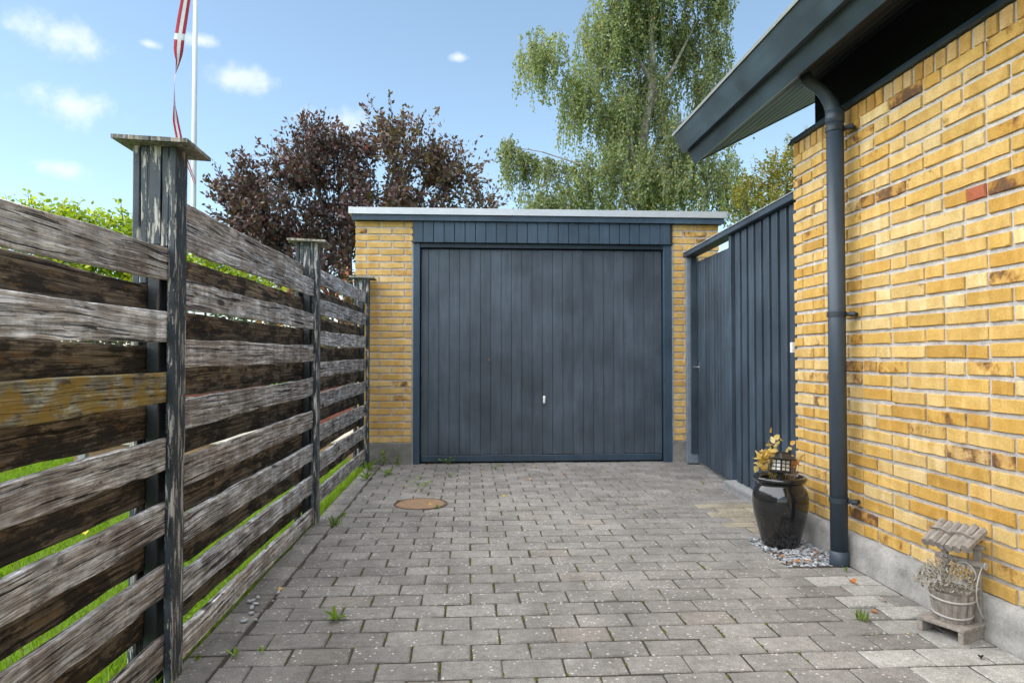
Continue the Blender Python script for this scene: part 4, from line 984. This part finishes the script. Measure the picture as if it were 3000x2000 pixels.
for (x, z, rx, rz) in PL:
    yc = 14.3 + random.uniform(-.5, .5); c = Vector((x, yc, z)); lo = Vector((x*.6 - 2.3*.4, 14.3, max(1.7, z-1.2)))
    tw.tube([fork, fork.lerp(lo, .6), lo.lerp(c, .5), c + Vector((0,0,rz*.7))], [.075, .055, .032, .010], 6)
    ntw = int(84 * rx * rz / .3) + 14
    ncl = max(4, int(9 * rx * rz / .3)); cl = ell((x, yc, z), (rx, rx*1.05, rz), ncl)
    st_ = cl[RNG.integers(0, ncl, ntw)] + RNG.normal(0, .13, (ntw, 3)) * np.array([1, 1, .8])
    out = st_ - np.array([x, yc, z - rz*.9]); out /= np.linalg.norm(out, axis=1)[:, None] + 1e-9
    for k in range(ntw):
        L = random.uniform(.22, .55) * (1.5 if random.random() < .12 else 1); d = out[k] + RNG.normal(0, .35, 3) + np.array([0,0,.35]); d /= np.linalg.norm(d)
        if k % 3 == 0: tw.tube([Vector(st_[k] - d*.15), Vector(st_[k] + d*L)], [.010, .004], 3, cap=False)
        m = random.randrange(13, 22); tpar = RNG.random(m)[:, None]
        P_.append(st_[k] + d*L*tpar + RNG.normal(0, .035, (m, 3))); D_.append(np.tile(d, (m, 1)) + RNG.normal(0, .7, (m, 3)))
P_ = np.vstack(P_); D_ = np.vstack(D_); n = len(P_)
cols = pick([(.100,.052,.060),(.080,.046,.060),(.125,.060,.054),(.085,.064,.066),(.13,.068,.045),(.062,.060,.055)], n, .7, 1.4); red = RNG.random(n) < .006; cols[red] = (.26,.03,.02)
gr = (P_[:, 0] > -1.9) & (RNG.random(n) < .35); cols[gr] = pick([(.13,.095,.035),(.14,.085,.03)], gr.sum())
bpy.context.view_layer.update()
o = leaf_cloud('crown', P_, D_, .10, .55, cols, M_PLUM, None, .8); reparent(o, plum)
reparent(tw.obj('trunk', M_BARK, fix=False), plum)

# --- weeping birch
birch = tag(empty('weeping_birch_tree', (5.6, 22, 0)), 'tall weeping birch with hanging green foliage behind the garage', 'tree')
BL_ = [(5.5,6.7,.9,.6,1.5),(6.2,7.4,.7,.6,1.6),(7.95,11.2,.42,.6,1.5),(7.95,12.6,.5,.6,1.6),(8.1,9.0,.45,.6,1.4),(2.3,10.55,.85,.62,1.6),(3.51,9.63,.72,.75,2.0),(4.49,11.63,1.05,1.0,2.0),(5.63,12.51,1.2,1.0,2.0),(7.1,11.85,.78,.9,1.9),(7.62,10.1,.42,.6,1.5),(5.9,9.97,1.0,1.0,2.1),(4.77,9.1,.85,.75,2.2),(6.75,8.16,.85,.7,2.1),(5.04,7.42,.95,.7,1.7),(7.88,7.05,.68,.62,1.4),(1.25,7.95,.26,.22,1.75),(1.7,7.6,.25,.2,.9),(2.7,7.2,.4,.3,1.2),(3.0,6.1,.7,.5,1.0),(2.1,5.9,.5,.4,.8),(2.04,7.5,.30,.22,1.55),(3.64,6.98,.75,.58,1.4),(6.6,6.47,1.16,.6,1.2),(2.5,6.0,.65,.32,.9),(4.2,6.1,1.03,.45,1.0),(8.6,6.4,.7,.6,1.2),(5.92,14.22,1.3,1.0,2.0),(4.78,13.76,1.05,.9,2.0),(7.0,13.7,.9,.8,1.9)]
tk = MB()
tk.tube([(5.62,22,-.1),(5.6,22,3),(5.58,22,5.75),(5.52,22,7.85),(5.9,22,9.7),(5.84,22,11.7),(6.0,22,14.7)], [.30,.26,.22,.18,.14,.09,.03], 10)
def limb(pts, r0): tk.tube(pts, [r0*(1 - .8*i/(len(pts)-1)) for i in range(len(pts))], 7)
limb([(5.58,22,6.4),(5.0,21.8,7.8),(4.2,21.8,8.8),(3.3,21.9,9.7),(2.9,22,10.1)], .10); limb([(5.58,22,5.6),(6.3,21.7,6.8),(7.0,21.5,7.4),(7.9,21.4,7.5)], .11)
limb([(5.58,22,5.2),(4.6,21.5,6.6),(3.5,21.2,6.9),(2.25,21.4,7.35),(1.35,21.6,7.55)], .045); limb([(5.8,22,9.0),(6.5,21.9,10.2),(7.3,21.8,11.8)], .10); limb([(5.85,22,9.9),(5.0,22,11.2),(4.5,22,12.2)], .09)
limb([(5.6,22,7.0),(6.3,22.3,8.4),(6.8,22.4,8.9)], .08); limb([(5.58,22,6.0),(5.1,21.4,7.2),(5.0,21.2,7.9)], .07)
P_, D_, CI = [], [], []
for (x, z, rx, rz, hang) in BL_:
    ns_ = int(50 * rx * (rz + hang*.45) / .6) + 16; yo = 22 + random.uniform(-.8, .8)
    s0 = ell((x, yo, z), (rx, max(rx, .5)*1.15, rz), ns_)
    lobe = RNG.uniform(.8, 1.2)
    for k in range(ns_):
        L = hang * random.uniform(.35, 1.0); m = int(L / .030); tt = np.sort(RNG.random(m))
        wx, wy = RNG.normal(0, .10, 2); sway = RNG.uniform(0, 6.28)
        xs = s0[k,0] + wx*np.sqrt(tt)*2 + .05*np.sin(tt*5 + sway); ys_ = s0[k,1] + wy*np.sqrt(tt)*2; zs = s0[k,2] + .12*np.sin(tt*3.1) - L*tt
        P_.append(np.c_[xs, ys_, zs] + RNG.normal(0, .045, (m, 3))); D_.append(np.tile([0, 0, -1.0], (m, 1)) + RNG.normal(0, .5, (m, 3))); CI.append(np.full(m, lobe * RNG.uniform(.75, 1.25)))
        if k % 2 == 0 and m > 4: 
            idx = np.linspace(0, m-1, 5).astype(int); tk.tube([Vector((xs[i], ys_[i], zs[i])) for i in idx], .007, 3, cap=False)
P_ = np.vstack(P_); D_ = np.vstack(D_); CI = np.concatenate(CI); n = len(P_)
cols = pick([(.21,.265,.095),(.17,.23,.085),(.245,.285,.115),(.28,.30,.15),(.145,.20,.075)], n, .75, 1.25) * CI[:, None]
yl = RNG.random(n) < .05; cols[yl] = (.34, .29, .05)
bpy.context.view_layer.update()
o = leaf_cloud('crown', P_, D_, .095, .64, cols, M_LEAF, None, .6, .3); reparent(o, birch); reparent(tk.obj('trunk', M_BIRCHB, fix=False), birch)
print('leaves birch', n)

# --- generic leafy shrubs and small trees
def shrub(name, label, cat, base, lobes, pal, leafsize, aspect, dens, mat=None, group=None, twig=.35, up=.4, trunk=.03, perleaf=(8, 14)):
    root = tag(empty(name, base), label, cat, group); bpy.context.view_layer.update()
    tb = MB(); P_, D_ = [], []
    for (x, y, z, rx, rz) in lobes:
        b0 = Vector(base); c = Vector((x, y, z)); tb.tube([b0, b0.lerp(c, .45) + Vector((0,0,.12*(z-base[2]))), c], [trunk, trunk*.7, trunk*.25], 6)
        nt = int(dens * rx * rz) + 10; s = ell((x, y, z), (rx, rx, rz), nt); out = s - np.array([x, y, z - rz]); out /= np.linalg.norm(out, axis=1)[:, None] + 1e-9
        for k in range(nt):
            L = twig * random.uniform(.5, 1.2); d = out[k] + RNG.normal(0, .4, 3) + np.array([0, 0, up]); d /= np.linalg.norm(d)
            if k % 2 == 0: tb.tube([Vector(s[k]), Vector(s[k] + d*L)], [.005, .002], 3, cap=False)
            m = random.randrange(*perleaf); t_ = np.linspace(.1, 1, m)[:, None]; side = np.cross(d, [0, 0, 1]); side /= np.linalg.norm(side) + 1e-9
            sg = np.where(np.arange(m) % 2 == 0, 1, -1)[:, None]
            P_.append(s[k] + d*L*t_ + RNG.normal(0, leafsize*.15, (m, 3))); D_.append(side*sg + d*.4)
    P_ = np.vstack(P_); D_ = np.vstack(D_)
    o = leaf_cloud('crown', P_, D_, leafsize, aspect, pick(pal, len(P_)), mat or M_LEAF, None, .5); reparent(o, root); reparent(tb.obj('trunk', M_BARK, fix=False), root); return root
LIME = [(.32,.44,.020),(.40,.50,.028),(.25,.37,.018),(.46,.50,.03),(.14,.24,.02)]
shrub('lime_shrub', 'lime green leafy shrub above the fence behind the first bay', 'shrub', (-4.0, 7.6, -.05), [(-4.62,7.5,2.30,.22,.22),(-4.25,7.5,2.28,.26,.22),(-4.42,7.5,2.15,.34,.26),(-4.05,7.6,2.20,.36,.27),(-3.72,7.5,2.10,.28,.28),(-3.45,7.5,2.16,.22,.34),(-4.1,7.7,1.8,.6,.30),(-3.4,7.6,1.75,.3,.35)], LIME, .060, .58, 1400, up=.3, twig=.24)
shrub('lime_shrub', 'lime green leafy shrub glimpsed through the top gap of the middle bay', 'shrub', (-2.75, 7.9, -.05), [(-2.95,7.9,1.95,.30,.25),(-2.6,7.9,1.78,.30,.24),(-2.35,8.0,1.65,.22,.2)], LIME, .060, .58, 1400, up=.3, twig=.24)
shrub('autumn_tree', 'small yellowing tree between the birch and the house eaves', 'tree', (8.2, 18, -.05), [(8.45,18,6.0,.45,.55),(7.9,18,5.6,.55,.5),(7.3,18,5.15,.40,.4),(8.5,18,5.2,.75,.6),(7.8,18,4.7,.9,.55),(8.8,18,6.4,.3,.3)], [(.26,.22,.03),(.17,.19,.03),(.33,.25,.035),(.12,.15,.03)], .09, .6, 270, trunk=.09, twig=.45)
HG = [(.035,.070,.020),(.045,.085,.022),(.028,.055,.018),(.060,.095,.02)]
shrub('garden_hedge', 'dark green hedge along the far end of the lawn glimpsed through the fence', 'hedge', (-9, 17.5, -.05), [(-18+1.75*k, 17.5, 1.0, 1.25, 1.05) for k in range(10)], HG, .12, .6, 260, up=.2)
shrub('grassy_plant', 'yellow green grassy plants behind the red brown wall', 'plant', (-3.0, 9.6, -.05), [(-3.7,9.6,.7,.5,.35),(-3.0,9.6,.72,.5,.36),(-2.3,9.6,.75,.5,.4)], [(.22,.24,.03),(.30,.28,.05),(.16,.20,.03)], .16, .10, 260, up=.8)
shrub('flower_bush', 'bush with red autumn leaves glimpsed beside the garage', 'bush', (-2.2, 11.0, -.05), [(-2.8,11,1.6,.5,.35),(-2.0,11,1.7,.6,.4),(-1.5,11,1.55,.4,.4)], [(.30,.07,.04),(.10,.10,.03),(.06,.09,.02),(.36,.16,.08)], .07, .6, 260)

# ------------------------------------------------------------------ flagpole and pennant
fp = tag(empty('flagpole', (-5.95, 15.5, 0)), 'tall white flagpole standing on the lawn', 'flagpole')
MB().lathe([(.062, -.1), (.060, 2), (.052, 6), (.044, 10.2), (.0, 10.22)], 20).obj('pole', M_WPOLE, fp, True)
MB().lathe([(0, 10.2), (.05, 10.23), (.07, 10.28), (.05, 10.33), (0, 10.36)], 16).obj('finial', M_WPOLE, fp, True)
M_RIB_R = simple('red_bunting', (.42, .030, .060), .75, 0, .12, 10); M_RIB_W = simple('white_bunting', (.74, .75, .78), .75, 0, .05, 10)
ctl = [(-6.00, 9.55, .10, 20), (-6.10, 8.95, .14, 35), (-6.19, 8.35, .155, 30), (-6.25, 7.93, .155, 25), (-6.27, 7.65, .15, 40), (-6.28, 7.40, .14, 86), (-6.335, 7.10, .13, 118), (-6.35, 6.85, .125, 112), (-6.34, 6.45, .12, 100), (-6.31, 6.10, .115, 60), (-6.25, 5.80, .105, 45), (-6.17, 5.45, .09, 50), (-6.06, 5.20, .08, 60), (-5.98, 5.00, .06, 80), (-5.92, 4.85, .04, 40), (-5.89, 4.76, .02, 70)]
rbm = MB(); rows_ = []
for i in range(len(ctl) - 1):
    for q in range(5):
        f = q/5; a = [ctl[i][j]*(1-f) + ctl[i+1][j]*f for j in range(4)]; a[2] *= .66; rows_.append(a)
rows_.append(list(ctl[-1]))
bands = [-1, -.34, .34, 1]; vs = []; fs = []
for a in rows_:
    ca, sa = math.cos(R(a[3])), math.sin(R(a[3]))
    for bnd in bands: vs.append((a[0] + bnd*a[2]*ca, 15.42 + bnd*a[2]*sa, a[1] + .01*bnd))
rbm.v = vs
for i in range(len(rows_) - 1):
    for k in range(3):
        rbm.f.append((i*4+k, i*4+k+1, i*4+k+5, i*4+k+4)); zmid = (rows_[i][1] + rows_[i+1][1])/2
        rbm.m.append(1 if (k == 1 or 7.88 < zmid < 8.0) else 0)
pn = rbm.obj('pennant', [M_RIB_R, M_RIB_W], None, True, fix=False)
so_ = pn.modifiers.new('thickness', 'SOLIDIFY'); so_.thickness = .003
tag(pn, 'long twisted red and white pennant with a white cross hanging at the flagpole', 'pennant')
